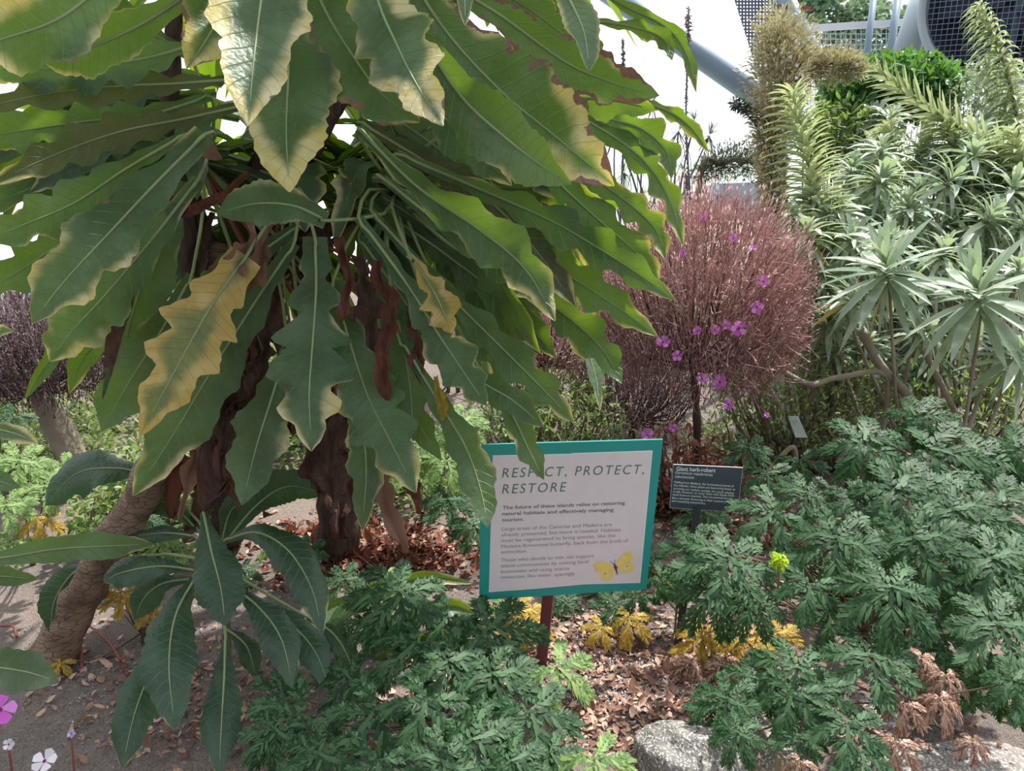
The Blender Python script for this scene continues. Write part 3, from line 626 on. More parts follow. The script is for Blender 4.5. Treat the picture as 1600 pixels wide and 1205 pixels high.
 ([(560, 150), (640, 200), (720, 260), (800, 340)], (2.0, 1.9), 44, dict(y=.1, lobes=6, ld=.4)),
 ([(600, 330), (700, 400), (800, 480), (870, 560)], (2.05, 1.95), 42, dict(y=.12, lobes=6, ld=.35)),
 ([(620, 380), (700, 470), (760, 540), (800, 600)], (2.1, 2.0), 38, dict(y=.1, lobes=6, ld=.35)),
]
for px, d, hw, k in H:
    if px[0][0] > 540 and d[0] > 1.58: hw *= .84; k['ld'] = min(.62, k.get('ld', .3)+.14)
    elif px[-1][0] < 60 and d[0] > 1.6: hw *= .9; k['ld'] = min(.6, k.get('ld', .3)+.12)
    hero(px, d, hw, **k)
# leaves radiating behind: they close the canopy and glow where the sun falls on them from behind
random.seed(76); back = MB()
for i in range(115):     # crown leaves added above the frame, mostly unseen, to shade the leaves below
    c = random.choice([Vector((-.25, 2.15, 2.1)), Vector((-.75, 2.05, 2.15)), Vector((.05, 2.2, 2.05)), Vector((-.4, 1.9, 2.25)), Vector((-.1, 2.4, 2.15)), Vector((.2, 2.5, 2.35)), Vector((.1, 2.1, 2.3))])
    az = random.uniform(0, 2*math.pi); L = random.uniform(.4, .62); d = Vector((math.cos(az), math.sin(az), 0)); 
    p0 = c+d*.05; p1 = p0+d*L*.5+Vector((0, 0, L*random.uniform(.0, .3))); p2 = p0+d*L+Vector((0, 0, -L*random.uniform(-.1, .35)))
    if p2.x > .25 and min(p2.z, p1.z) < 2.1+.0*L: continue
    broad_leaf(thistle, [p0, p1, p2], random.uniform(.055, .085), lobes=6, ld=.3, yel=random.uniform(.05, .3), up=(0, 0, 1), crown=c, seed=3900+i, n=24, into=back)
random.seed(77)
for i in range(110):
    c = random.choice(CR); az = random.uniform(0, 2*math.pi) if i % 2 else random.uniform(.2, math.pi-.2)
    L = random.uniform(.4, .7); d = Vector((math.cos(az)*1.15, math.sin(az)*.75, 0))
    if d.y < 0: L *= .55
    p0 = c+d*.06+Vector((0, .1, .02)); p1 = p0+d*L*.5+Vector((0, 0, L*random.uniform(-.1, .3))); p2 = p0+d*L+Vector((0, 0, -L*random.uniform(.1, .8)))
    if p2.x/p2.y > .18 and p2.z > 1.45: continue
    broad_leaf(thistle, [p0, p1, p2], random.uniform(.045, .075), lobes=6, ld=.35, yel=random.uniform(.05, .3), brn=random.choice([0, 0, .25]), up=(0, 0, 1), crown=c, seed=1900+i, n=26, into=back)
for i in range(46):     # the oldest leaves hang inside the crown
    c = random.choice(CR[:3]+CR[6:]); q = c+Vector((random.uniform(-.35, .45), random.uniform(.0, .3), -random.uniform(.2, .55)))
    broad_leaf(thistle, [c, c.lerp(q, .5)+Vector(((q.x-c.x)*.3, .05, .06)), q], random.uniform(.035, .06), lobes=5, ld=.3, yel=random.uniform(0, .2), brn=random.choice([0, .3]), crown=None, seed=2900+i, n=26, into=back, roll=random.uniform(-1, 1))
random.seed(91)
for i in range(46):     # slender lobed leaves fanning out to both sides behind the front ones
    right = i % 3 != 0
    if right:
        t = random.random(); x1, y1 = lerp(1040, 800, t)+random.uniform(-60, 10), lerp(240, 640, t)+random.uniform(-60, 20); x0, y0 = random.uniform(540, 660), random.uniform(80, 330); dz = (random.uniform(1.95, 2.15), random.uniform(1.85, 2.3))
    else:
        x1, y1 = random.uniform(-80, 60), random.uniform(60, 430); x0, y0 = random.uniform(280, 380), random.uniform(100, 300); dz = (random.uniform(1.95, 2.1), random.uniform(1.8, 2.3))
    sag = random.uniform(10, 40)
    hero([(x0, y0), (lerp(x0, x1, .35), lerp(y0, y1, .35)-sag), (lerp(x0, x1, .7), lerp(y0, y1, .7)-sag*.8), (x1, y1)], dz, random.uniform(26, 38), y=random.uniform(.1, .3), b=random.choice([0, 0, .2]), lobes=7, ld=.5, crown=None, n=44, roll=random.uniform(-.5, .5), into=back, mat=M_LEAF)
tag(back.build('hidden_leaves', [M_LEAF, M_RIBD], thistle), kind='stuff')
random.seed(78)
for i in range(34):
    c = random.choice(CR[:6]); az = random.uniform(-.25, math.pi+.25) if random.random() < .75 else random.uniform(0, 2*math.pi)
    L = random.uniform(.45, .7); el = random.uniform(.1, .75); d = Vector((math.cos(az)*1.1, math.sin(az)*.8, 0))
    p0 = c+d*.08+Vector((0, 0, .03)); p1 = p0+d*L*.5+Vector((0, 0, L*.28*el)); p2 = p0+d*L+Vector((0, 0, -L*random.uniform(.1, .6)))
    if p2.x/p2.y > .17 and p2.z > 1.4: continue
    broad_leaf(thistle, [p0, p1, p2], random.uniform(.045, .07), lobes=6, ld=.4, yel=random.uniform(.05, .3), brn=random.choice([0, 0, .2]), up=(0, 0, 1), crown=c, seed=900+i, n=36)
# dead leaves hanging round the stems
DL = [([(395, 330), (385, 380), (350, 430), (320, 470)], (1.85, 1.8), 34, M_DEAD), ([(430, 350), (400, 420), (370, 460)], (1.9, 1.85), 26, M_DEAD),
      ([(530, 370), (545, 430), (538, 500)], (1.8, 1.78), 20, M_DEADR), ([(590, 410), (612, 480), (600, 560), (604, 615)], (1.85, 1.8), 26, M_DEADR), ([(560, 400), (580, 480), (575, 570)], (1.95, 1.9), 34, M_DEADD),
      ([(400, 480), (370, 560), (350, 640), (345, 780)], (2.0, 1.95), 44, M_DEADD), ([(430, 470), (410, 560), (395, 640)], (2.05, 2.0), 34, M_DEADD), ([(360, 600), (335, 690), (325, 790)], (2.0, 1.95), 30, M_DEADD),
      ([(320, 620), (305, 700), (280, 810)], (2.1, 2.05), 24, M_DEAD), ([(540, 620), (520, 700), (515, 800)], (2.1, 2.05), 40, M_DEADD), ([(560, 640), (545, 720), (550, 810)], (2.15, 2.1), 30, M_DEADD), ([(500, 640), (485, 720), (500, 790)], (2.15, 2.1), 26, M_DEADD),
      ([(585, 700), (600, 770), (628, 865)], (2.0, 1.95), 24, M_DEAD), ([(600, 690), (640, 750), (660, 800)], (2.05, 2.0), 18, M_DEADR), ([(470, 330), (430, 370), (400, 440), (390, 540)], (2.1, 2.1), 20, M_DEADR),
      ([(390, 270), (330, 320), (270, 330), (262, 290)], (1.8, 1.8), 14, M_DEADR), ([(300, 215), (325, 230), (350, 250)], (1.8, 1.75), 22, M_DEAD), ([(440, 400), (430, 500), (445, 600)], (2.2, 2.2), 30, M_DEADD), ([(330, 330), (310, 420), (300, 500)], (2.05, 2.05), 16, M_DEADD),
      ([(640, 480), (650, 540), (655, 600)], (1.9, 1.9), 20, M_DEADR), ([(680, 590), (692, 630), (695, 660)], (1.85, 1.85), 12, M_GERY), ([(520, 330), (500, 380), (490, 430)], (2.1, 2.1), 30, M_DEADD), ([(385, 660), (370, 720), (372, 800)], (2.05, 2.05), 28, M_DEADD)]
for px, d, hw, m in DL:
    hero(px, d, hw, mat=m, rib=None, crown=None, crumple=.55, wave=.5, fold=.7, lobes=4, ld=.3, base=.4, n=40, name='dead_leaf', label='brown crumpled dead leaf')
random.seed(55)
for i in range(44):
    x = random.choice([random.gauss(350, 30), random.gauss(530, 30)]); y = random.uniform(470, 700); h = random.uniform(90, 170); dd = lerp(2.02, 2.3, (y-470)/230)+(.25 if x > 440 else .05)
    hero([(x, y), (x+random.uniform(-20, 20), y+h*.5), (x+random.uniform(-35, 35), y+h)], (dd, dd-.02), random.uniform(18, 34), mat=random.choice([M_DEADD, M_DEADD, M_DEADR, M_DEAD]), rib=None, crown=None, crumple=.6, wave=.5, fold=.8, lobes=4, ld=.3, base=.4, n=30, name='dead_leaf', roll=random.uniform(-.8, .8), label='brown crumpled dead leaf')
for i in range(22):
    x = random.uniform(290, 620); y = random.uniform(320, 520); c = random.choice(CR[:3]+CR[6:]); q = W(x, y+random.uniform(60, 200), random.uniform(1.95, 2.2))
    part_tube('leaf_stalk', [c, c.lerp(q, .5)+Vector((random.uniform(-.03, .03), 0, .03)), q], [.007, .005, .003], random.choice([M_TWIGD, M_REDST, M_RIBD]), n=10, sides=6, bump=.2)

# ------------------------------------------------------------------ young plant with arching leaves
yb = WG(352, 1060); young = empty('young_sow_thistle', (yb.x, yb.y, 0), 'young dark green plant with pale-ribbed arching leaves under the leaning trunk', 'plant')
part_tube('stem', [Vector((yb.x, yb.y, -.04)), W(355, 980, 2.3), W(340, 880, 2.2)], [.012, .011, .009], M_RIBD, young, n=16, sides=8, bump=.1)
YC = W(335, 880, 2.2); YT = W(322, 800, 2.22)
part_tube('shoot', [YC, W(325, 830, 2.2), YT], [.008, .006, .003], M_RIBD, young, n=8, sides=6, bump=.1)
Y = [([(318, 800), (330, 860), (345, 920), (352, 978)], (2.05, 1.92), 35, 0), ([(310, 895), (275, 960), (264, 1040), (274, 1142)], (2.1, 1.82), 38, 0), ([(300, 930), (245, 1030), (212, 1110), (190, 1203)], (2.1, 1.85), 30, 0),
     ([(352, 990), (350, 1060), (346, 1130), (342, 1215)], (2.1, 1.85), 28, 0), ([(350, 845), (400, 832), (450, 860), (487, 920), (504, 992)], (2.1, 1.95), 30, .35), ([(360, 915), (405, 950), (440, 1000), (458, 1078)], (2.1, 1.95), 28, .3),
     ([(370, 930), (440, 965), (490, 1015), (520, 1090)], (2.2, 2.05), 24, .3), ([(350, 850), (400, 790), (450, 760), (508, 772)], (2.15, 2.2), 30, -.5), ([(310, 892), (250, 885), (190, 895), (162, 910)], (2.15, 2.1), 26, -.6),
     ([(300, 905), (255, 912), (225, 935), (210, 970)], (2.2, 2.2), 24, -.4), ([(305, 838), (260, 833), (205, 838)], (2.25, 2.25), 14, -.5), ([(235, 742), (180, 732), (120, 740), (70, 790)], (2.35, 2.3), 40, -.7),
     ([(310, 830), (280, 800), (240, 780), (225, 800)], (2.3, 2.3), 22, -.4), ([(480, 965), (520, 990), (545, 1030), (552, 1075)], (2.2, 2.1), 18, .3), ([(345, 850), (360, 800), (385, 780)], (2.25, 2.2), 18, 0),
     ([(350, 980), (385, 1010), (400, 1060)], (2.2, 2.15), 16, .2), ([(140, 880), (110, 900), (85, 940), (78, 990)], (2.3, 2.3), 26, -.4)]
for px, d, hw, roll in Y: hero(px, d, hw*1.15, y=.03, lobes=4, ld=.12, parent=young, crown=YC, mat=M_YOUNG, roll=roll, rib=M_RIB, ribr=.0030, curl=.35, base=.16, fold=.2, wave=.1)
# single leaves reaching in at the left edge belong to a neighbour beside the camera
nb = empty('neighbour_sow_thistle', (-1.75, 1.75, 0), 'plant at the left edge whose pale and yellow leaves reach into view', 'plant')
part_tube('stem', [Vector((-1.75, 1.75, -.05)), Vector((-1.74, 1.77, .3)), Vector((-1.72, 1.8, .85))], [.03, .025, .015], M_BARK, nb, n=12, sides=10)
NC = Vector((-1.74, 1.77, .45))
for px, d, hw, y, roll in [([(-60, 668), (-10, 670), (30, 680), (60, 694)], (2.0, 1.9), 15, .55, 0), ([(-120, 1030), (-30, 1040), (40, 1050), (92, 1066)], (1.95, 1.75), 34, .05, 0), ([(-120, 880), (0, 872), (90, 858), (180, 853), (240, 850)], (2.0, 2.15), 24, .12, .1),
                           ([(-90, 738), (-30, 745), (32, 762)], (2.1, 2.0), 20, .05, 0), ([(-90, 905), (-20, 900), (60, 905)], (2.1, 2.1), 18, .15, 0), ([(-80, 520), (-20, 516), (22, 517)], (2.1, 2.0), 12, .3, 0)]:
    hero(px, d, hw, y=y, lobes=4, ld=.15, parent=nb, crown=NC, roll=roll)
# strap-leaved bulb
sb = WG(545, 1065); strap = empty('strap_leaved_plant', (sb.x, sb.y, 0), 'clump of long green strap leaves flopping on the soil behind the cut foliage', 'plant')
for px, d in [([(540, 1068), (590, 1010), (600, 960), (640, 918)], (2.4, 2.55)), ([(540, 1065), (620, 980), (700, 950), (745, 960)], (2.4, 2.5)), ([(540, 1065), (520, 990), (560, 940), (660, 905), (740, 912)], (2.4, 2.65)), ([(545, 1065), (500, 1010), (505, 960), (580, 925)], (2.4, 2.6)),
              ([(545, 1065), (620, 1020), (680, 1000), (730, 990)], (2.4, 2.4)), ([(545, 1068), (570, 1000), (640, 940), (700, 905)], (2.45, 2.7)), ([(545, 1066), (530, 1010), (520, 985), (540, 965)], (2.42, 2.5))]:
    hero(px, d, 17, y=.25, lobes=3, ld=.02, parent=strap, crown=None, rib=None, mat=M_GERL if False else M_LEAF, fold=.5, base=.5)

# ------------------------------------------------------------------ deeply cut geranium foliage
def jl(L, kind='g'): return [(x, y, d, r, (k[0] if k else kind)) for x, y, d, r, *k in L]
geranium('low geranium with blue-green deeply cut leaves in front of the teal-bordered notice', WG(690, 1150), jl(
    [(625, 925, 2.15, 92), (651, 1005, 2.05, 92), (764, 985, 2.1, 96), (702, 1033, 2.0, 80), (771, 1054, 1.98, 88), (871, 1042, 2.0, 72, 'l'), (548, 1062, 2.05, 66), (586, 1112, 1.9, 98), (472, 1120, 1.9, 95), (668, 1095, 1.88, 86),
     (740, 1157, 1.8, 94), (830, 1112, 1.88, 94), (592, 1190, 1.72, 78), (430, 1140, 1.85, 60), (690, 1190, 1.75, 80), (930, 1185, 1.72, 72, 'l'), (500, 1180, 1.75, 80), (440, 1080, 2.0, 55), (800, 1190, 1.75, 70), (860, 1175, 1.8, 60), (700, 965, 2.15, 70), (585, 960, 2.2, 60)]))
geranium('tall geranium mound with dark cut leaves right of the slate label', WG(1330, 1010), jl(
    [(1137, 871, 2.15, 88), (1307, 841, 2.2, 86), (1429, 841, 2.2, 92), (1393, 918, 2.0, 90), (1551, 873, 2.15, 88), (1559, 975, 2.0, 92), (1360, 1024, 1.95, 86), (1246, 1044, 1.98, 86), (1210, 800, 2.3, 78), (1490, 796, 2.3, 82),
     (1267, 914, 2.1, 66), (1120, 920, 2.25, 76), (1498, 914, 2.15, 64), (1600, 1064, 1.9, 70), (1350, 690, 2.6, 84), (1450, 700, 2.6, 90), (1530, 715, 2.6, 80), (1590, 700, 2.6, 70), (1400, 765, 2.45, 86), (1480, 760, 2.5, 70),
     (1560, 790, 2.4, 76), (1260, 770, 2.6, 58), (1340, 780, 2.5, 64), (1090, 856, 2.3, 62), (1450, 1000, 2.2, 70), (1500, 1040, 2.1, 70), (1300, 960, 2.25, 60), (1590, 850, 2.3, 70), (1430, 650, 2.7, 60), (1380, 860, 2.35, 70), (1180, 940, 2.2, 60), (1600, 930, 2.2, 60), (1540, 1060, 2.0, 64)]))
geranium('sprawling geranium spilling over the boulders at the bed edge', WG(1260, 1120), jl(
    [(1238, 1085, 1.9, 76), (1324, 1130, 1.82, 78), (1137, 1092, 1.95, 64), (1153, 1145, 1.85, 50), (1345, 1175, 1.78, 60), (1584, 1064, 1.85, 60), (1180, 1060, 2.0, 56), (1290, 1080, 1.9, 60), (1110, 1105, 2.0, 40), (1250, 1150, 1.85, 50)]))
geranium('yellowing geranium seedling between the two sign posts', WG(1000, 1020), jl([(985, 965, 2.4, 46, 'y'), (960, 945, 2.45, 40, 'g'), (1000, 930, 2.5, 44, 'g'), (940, 980, 2.4, 34, 'y'), (1030, 900, 2.6, 40, 'g')]))
geranium('yellow and rust coloured geranium right of the black stake', WG(1110, 1050), jl([(1098, 995, 2.35, 56, 'y'), (1165, 1000, 2.3, 50, 'y'), (1130, 1040, 2.25, 50, 'd'), (1180, 1040, 2.25, 46, 'd'), (1080, 1040, 2.3, 40, 'd'), (1215, 990, 2.4, 44, 'y')]))
geranium('small yellow-leaved geranium left of the red-brown post', WG(815, 1010), jl([(812, 955, 2.45, 48, 'y'), (835, 985, 2.4, 36, 'y'), (785, 950, 2.5, 36, 'l')]))
geranium('faded yellow geranium seedling beside the leaning trunk', WG(225, 1010), jl([(190, 930, 2.35, 36, 'y'), (240, 958, 2.4, 32, 'y'), (95, 1035, 2.3, 26, 'y'), (160, 905, 2.5, 34, 'l')]))
geranium('clump of withered brown geranium leaves over the flat slab', WG(1440, 1130), jl([(1480, 1055, 1.95, 46, 'd'), (1470, 1090, 1.9, 44, 'd'), (1415, 1100, 1.88, 40, 'd'), (1440, 1030, 2.0, 36, 'd'), (1400, 1160, 1.8, 44, 'd'), (1250, 1190, 1.78, 34, 'd'), (1520, 1160, 1.85, 30, 'd')]))
for lbl, base, L in [
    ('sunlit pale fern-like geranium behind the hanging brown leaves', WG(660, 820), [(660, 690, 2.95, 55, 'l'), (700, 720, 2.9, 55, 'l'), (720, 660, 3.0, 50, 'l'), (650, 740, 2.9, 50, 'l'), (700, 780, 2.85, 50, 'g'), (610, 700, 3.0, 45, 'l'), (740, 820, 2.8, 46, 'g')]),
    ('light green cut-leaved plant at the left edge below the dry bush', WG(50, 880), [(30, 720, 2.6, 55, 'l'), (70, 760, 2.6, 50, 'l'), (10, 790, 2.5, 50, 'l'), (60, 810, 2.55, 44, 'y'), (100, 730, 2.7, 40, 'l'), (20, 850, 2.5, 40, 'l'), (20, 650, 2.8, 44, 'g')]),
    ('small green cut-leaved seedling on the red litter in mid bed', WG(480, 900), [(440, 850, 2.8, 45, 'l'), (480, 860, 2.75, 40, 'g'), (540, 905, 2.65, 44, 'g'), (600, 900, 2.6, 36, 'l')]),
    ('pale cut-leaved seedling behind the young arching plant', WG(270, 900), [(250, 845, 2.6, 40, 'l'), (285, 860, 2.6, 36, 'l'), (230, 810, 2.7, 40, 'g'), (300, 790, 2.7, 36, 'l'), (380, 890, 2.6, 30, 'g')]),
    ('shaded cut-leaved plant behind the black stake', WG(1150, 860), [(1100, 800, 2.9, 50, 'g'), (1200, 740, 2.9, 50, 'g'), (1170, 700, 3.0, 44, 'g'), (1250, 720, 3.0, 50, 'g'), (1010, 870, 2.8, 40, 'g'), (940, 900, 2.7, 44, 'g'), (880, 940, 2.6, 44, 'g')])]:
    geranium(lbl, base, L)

# ------------------------------------------------------------------ dry geranium bushes with massed seed stalks
def flower_mesh(mat, seed):
    r = random.Random(seed); mb = MB()
    for k in range(5):
        a = k*2*math.pi/5+r.uniform(-.1, .1); d = Vector((math.cos(a), math.sin(a), .22))
        strip(mb, d*.06, d*.94, Vector((-math.cos(a)*.2, -math.sin(a)*.2, 1)), .36, n=6, droop=-.05, at=(.5, .5, r.random(), 0), wf=lambda t: (.25+.9*sstep(0, .75, t))*(1-max(0, t-.78)**2*12))
    for k in range(6): mb.add([Vector((math.cos(k)*.16, math.sin(k)*.16, .1))], [])
    c = len(mb.v); ring = [Vector((math.cos(k*math.pi/4)*.15, math.sin(k*math.pi/4)*.15, .1)) for k in range(8)]+[Vector((0, 0, .28))]
    mb.add(ring, [(k, (k+1) % 8, 8) for k in range(8)], 1)
    return mb.mesh('flower', [mat, M_MAGC])
FL = [flower_mesh(M_MAG, i) for i in range(3)]
def dry_bush(label, base, c, rad, n, mat, flowers, trunk_r, seedw=.0034, lnk=1., slim=1.):
    root = empty('dry_geranium_bush', base, label, 'bush'); c = Vector(c); random.seed(int(c.x*100)+5)
    t = MB(); B = Vector(base)
    tube(t, [B-Vector((0, 0, .05)), B.lerp(c, .45), c-Vector((0, 0, rad[2]*.45))], [trunk_r, trunk_r*.85, trunk_r*.7], n=14, sides=12, bump=.4)
    t.build('trunk', M_TWIGD if trunk_r < .04 else M_GREYW, root)
    br = MB()
    for i in range(60):
        v = rnd_dir(-.5); e = c+Vector((v.x*rad[0], v.y*rad[1], v.z*rad[2]))*random.uniform(.55, .95); s = c-Vector((0, 0, rad[2]*.55))
        tube(br, [s, s.lerp(e, .5)+Vector((v.x*.06, v.y*.06, -.03)), e], [.006, .0035, .002], n=8, sides=4)
    br.build('branch', M_TWIGD, root)
    mb = MB()
    for i in range(n):
        v = rnd_dir(-.8); q = random.random()**.3
        p = c+Vector((v.x*rad[0], v.y*rad[1], v.z*rad[2]))*q; ln = random.uniform(.05, .12)*lnk
        d = (Vector((v.x*.5, v.y*.5, .9))+rnd_dir()*.28).normalized() if random.random() < .8 else (v+rnd_dir()*.8).normalized()
        A = d.cross(Vector((.3, 1, .1))).normalized(); Bn = d.cross(A); r0 = seedw*random.uniform(.35, .6)*slim; vs = []
        bend = rnd_dir()*.2*ln
        a0 = (.5, .5, min(1, max(0, random.gauss(.45+.35*v.z, .3))), 0)  # stalk colour gets paler toward the top, painting in sunlight
        for j, (s, w) in enumerate(((0, 1), (.5, .8), (.85, .7), (.9, 2.2), (1.0, .3))):
            o = p+d*ln*s+bend*s*s
            vs += [o+A*r0*w, o-A*r0*w*.5+Bn*r0*w*.87, o-A*r0*w*.5-Bn*r0*w*.87]
        fs = [(j*3+k, j*3+(k+1) % 3, j*3+3+(k+1) % 3, j*3+3+k) for j in range(4) for k in range(3)]
        mb.add(vs, fs, 0, [a0]*len(vs))
    for i in range(n//30):
        a = random.uniform(0, 6.28); q = random.random()**.5; p = c+Vector((math.cos(a)*rad[0]*q, math.sin(a)*rad[1]*q, rad[2]*math.sqrt(max(0, 1-q*q))*.85)); d = Vector((math.cos(a)*q*.5+random.gauss(0, .12), random.gauss(0, .15), 1)).normalized(); ln = random.uniform(.09, .2)
        tube(mb, [p, p+d*ln*.5+rnd_dir()*.01, p+d*ln], [.0013, .001], n=4, sides=3, at=(.5, .5, .4, 0)); small_leaf(mb, p+d*ln, d, d.cross(rnd_dir()).normalized(), .02, .004, (.5, .5, 1, 0), 3)
    for i in range(n//12):      # loose dry calyx scales
        v = rnd_dir(-.6); p = c+Vector((v.x*rad[0], v.y*rad[1], v.z*rad[2]))*random.uniform(.8, 1.02); d = rnd_dir()
        small_leaf(mb, p, d, d.cross(rnd_dir()).normalized(), .014, .003, (.5, .5, 1, 0), 3)
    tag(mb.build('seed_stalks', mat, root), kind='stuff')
    for (x, y, s) in flowers:
        dpt = None
        ray = (W(x, y, 1)-Vector((0, 0, CAMH))); o = Vector((0, 0, CAMH))-c
        R3 = [1/(q*1.02) for q in rad]; A_ = Vector([o[k]*R3[k] for k in range(3)]); D_ = Vector([ray[k]*R3[k] for k in range(3)])
        a_ = D_.dot(D_); b_ = A_.dot(D_); cc = A_.dot(A_)-1; disc = b_*b_-a_*cc
        tt = (-b_-math.sqrt(disc))/a_ if disc > 0 else -b_/a_
        p = Vector((0, 0, CAMH))+ray*tt
        nrm = ((Vector((0, 0, CAMH))-p).normalized()+rnd_dir()*.5+Vector((0, 0, .3))).normalized()
        put(random.choice(FL), root, orient(p, nrm, rnd_dir(), .9*s*tt/FPX), 'flower')
        st = MB(); tube(st, [p-nrm*.004, p-nrm*.04-Vector((0, 0, .05))], [.0016, .0012], n=4, sides=4); st.build('flower_stalk', M_REDST, root)
    return root
c1 = W(1088, 490, 3.15)
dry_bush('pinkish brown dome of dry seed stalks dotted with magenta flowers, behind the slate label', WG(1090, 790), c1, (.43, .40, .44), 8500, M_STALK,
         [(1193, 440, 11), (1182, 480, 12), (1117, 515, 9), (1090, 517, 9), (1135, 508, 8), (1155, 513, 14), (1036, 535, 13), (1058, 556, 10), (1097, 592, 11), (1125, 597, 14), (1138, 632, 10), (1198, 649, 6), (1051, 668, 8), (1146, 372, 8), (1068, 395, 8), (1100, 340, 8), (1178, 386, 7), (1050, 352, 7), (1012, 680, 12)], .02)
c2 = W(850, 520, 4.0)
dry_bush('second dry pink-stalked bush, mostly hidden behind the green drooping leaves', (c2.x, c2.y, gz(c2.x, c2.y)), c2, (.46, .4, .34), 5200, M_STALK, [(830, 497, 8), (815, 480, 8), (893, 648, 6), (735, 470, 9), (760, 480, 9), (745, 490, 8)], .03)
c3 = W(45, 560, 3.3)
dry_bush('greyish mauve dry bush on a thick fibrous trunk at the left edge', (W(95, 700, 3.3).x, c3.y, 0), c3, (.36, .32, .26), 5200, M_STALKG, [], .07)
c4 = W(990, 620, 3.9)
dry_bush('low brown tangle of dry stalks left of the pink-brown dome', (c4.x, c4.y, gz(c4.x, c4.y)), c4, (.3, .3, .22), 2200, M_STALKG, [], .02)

# ------------------------------------------------------------------ silver-leaved shrubs on the right
def echium(label, base, ros, seed, big=False, branches=True, spl='shrub'):
    random.seed(seed); root = empty('silver_leaved_shrub', base, label, 'shrub'); B = Vector(base); st = MB()
    fork = B+Vector((0, 0, .12))
    for (x, y, d, r) in ros:
        p = W(x, y, d); s = r*d/FPX
        ax = Vector((random.gauss(0, .28), random.gauss(-.15, .2), 1)).normalized()
        put(random.choice(ROSB if r > 85 else ROS), root, orient(p, ax, rnd_dir(), s), 'leaf_rosette')
        m = fork.lerp(p, .5)+Vector((random.uniform(-.05, .05), random.uniform(-.05, .05), -.10))
        tube(st, [B-Vector((0, 0, .04)), fork.lerp(p, .15), m, p-ax*.05, p], [.018, .014, .009, .006, .004], n=16, sides=6, bump=.25)
    st.build('branches', M_GREYW, root); return root
random.seed(3)
def fill(x0, x1, y0, y1, d0, d1, n, r0, r1):
    return [(random.uniform(x0, x1), lerp(y0, y1, (i+random.random())/n), 0, random.uniform(r0, r1)) for i in range(n)], d0, d1
def mk(spec):
    L, d0, d1 = spec; ys = [q[1] for q in L]; a, b = min(ys), max(ys)
    return [(x, y, lerp(d1, d0, (y-a)/(b-a+.01))+random.uniform(-.1, .1), r) for x, y, _, r in L]
gb = lambda x, y: Vector((W(x, y, 1).x, 0, 0))
def gbase(px, d): p = W(px, 700, d); return (p.x, p.y, gz(p.x, p.y))
echium('silver shrub with a big rosette holding yellowing leaves, left of the largest rosette', gbase(1440, 3.3), [(1387, 432, 3.1, 118), (1330, 470, 3.35, 70), (1440, 520, 3.3, 60), (1387, 385, 3.4, 70), (1300, 500, 3.5, 60)], 11)
echium('silver shrub with the largest broad rosette and long hanging leaves near the right edge', gbase(1500, 3.1), [(1530, 470, 2.95, 128), (1590, 560, 3.1, 90), (1590, 430, 3.2, 80), (1470, 400, 3.4, 70)], 12)
echium('bushy silver shrub beside the pink-brown dome', gbase(1290, 3.7), [(1262, 372, 3.5, 74), (1240, 430, 3.5, 60), (1290, 440, 3.6, 66), (1330, 380, 3.6, 70), (1270, 320, 3.7, 60), (1310, 330, 3.7, 60), (1240, 340, 3.6, 50), (1225, 480, 3.5, 44), (1270, 500, 3.5, 56), (1350, 540, 3.6, 50)]+mk(fill(1230, 1350, 330, 560, 3.6, 3.9, 13, 44, 64)), 13)
echium('tall silver shrub filling the middle of the right slope', gbase(1430, 4.1), [(1372, 288, 3.8, 72), (1480, 290, 3.8, 84), (1420, 330, 3.8, 70), (1378, 240, 4.0, 60), (1330, 270, 4.0, 56), (1540, 350, 3.7, 80)]+mk(fill(1330, 1500, 230, 440, 3.9, 4.3, 24, 46, 74)), 14)
echium('silver shrub crowding the right edge above the largest rosette', gbase(1570, 4.0), [(1580, 300, 3.8, 76), (1520, 250, 4.0, 66), (1595, 360, 3.7, 70)]+mk(fill(1500, 1620, 220, 440, 3.8, 4.3, 20, 46, 74)), 15)
echium('shaded lower silver shrub behind the yellowing leaves', gbase(1480, 3.8), mk(fill(1330, 1600, 460, 600, 3.6, 4.0, 20, 44, 66)), 16)
echium('pale silver shrub at the back of the right slope', gbase(1460, 4.8), mk(fill(1330, 1600, 175, 300, 4.5, 4.9, 16, 40, 62)), 17)

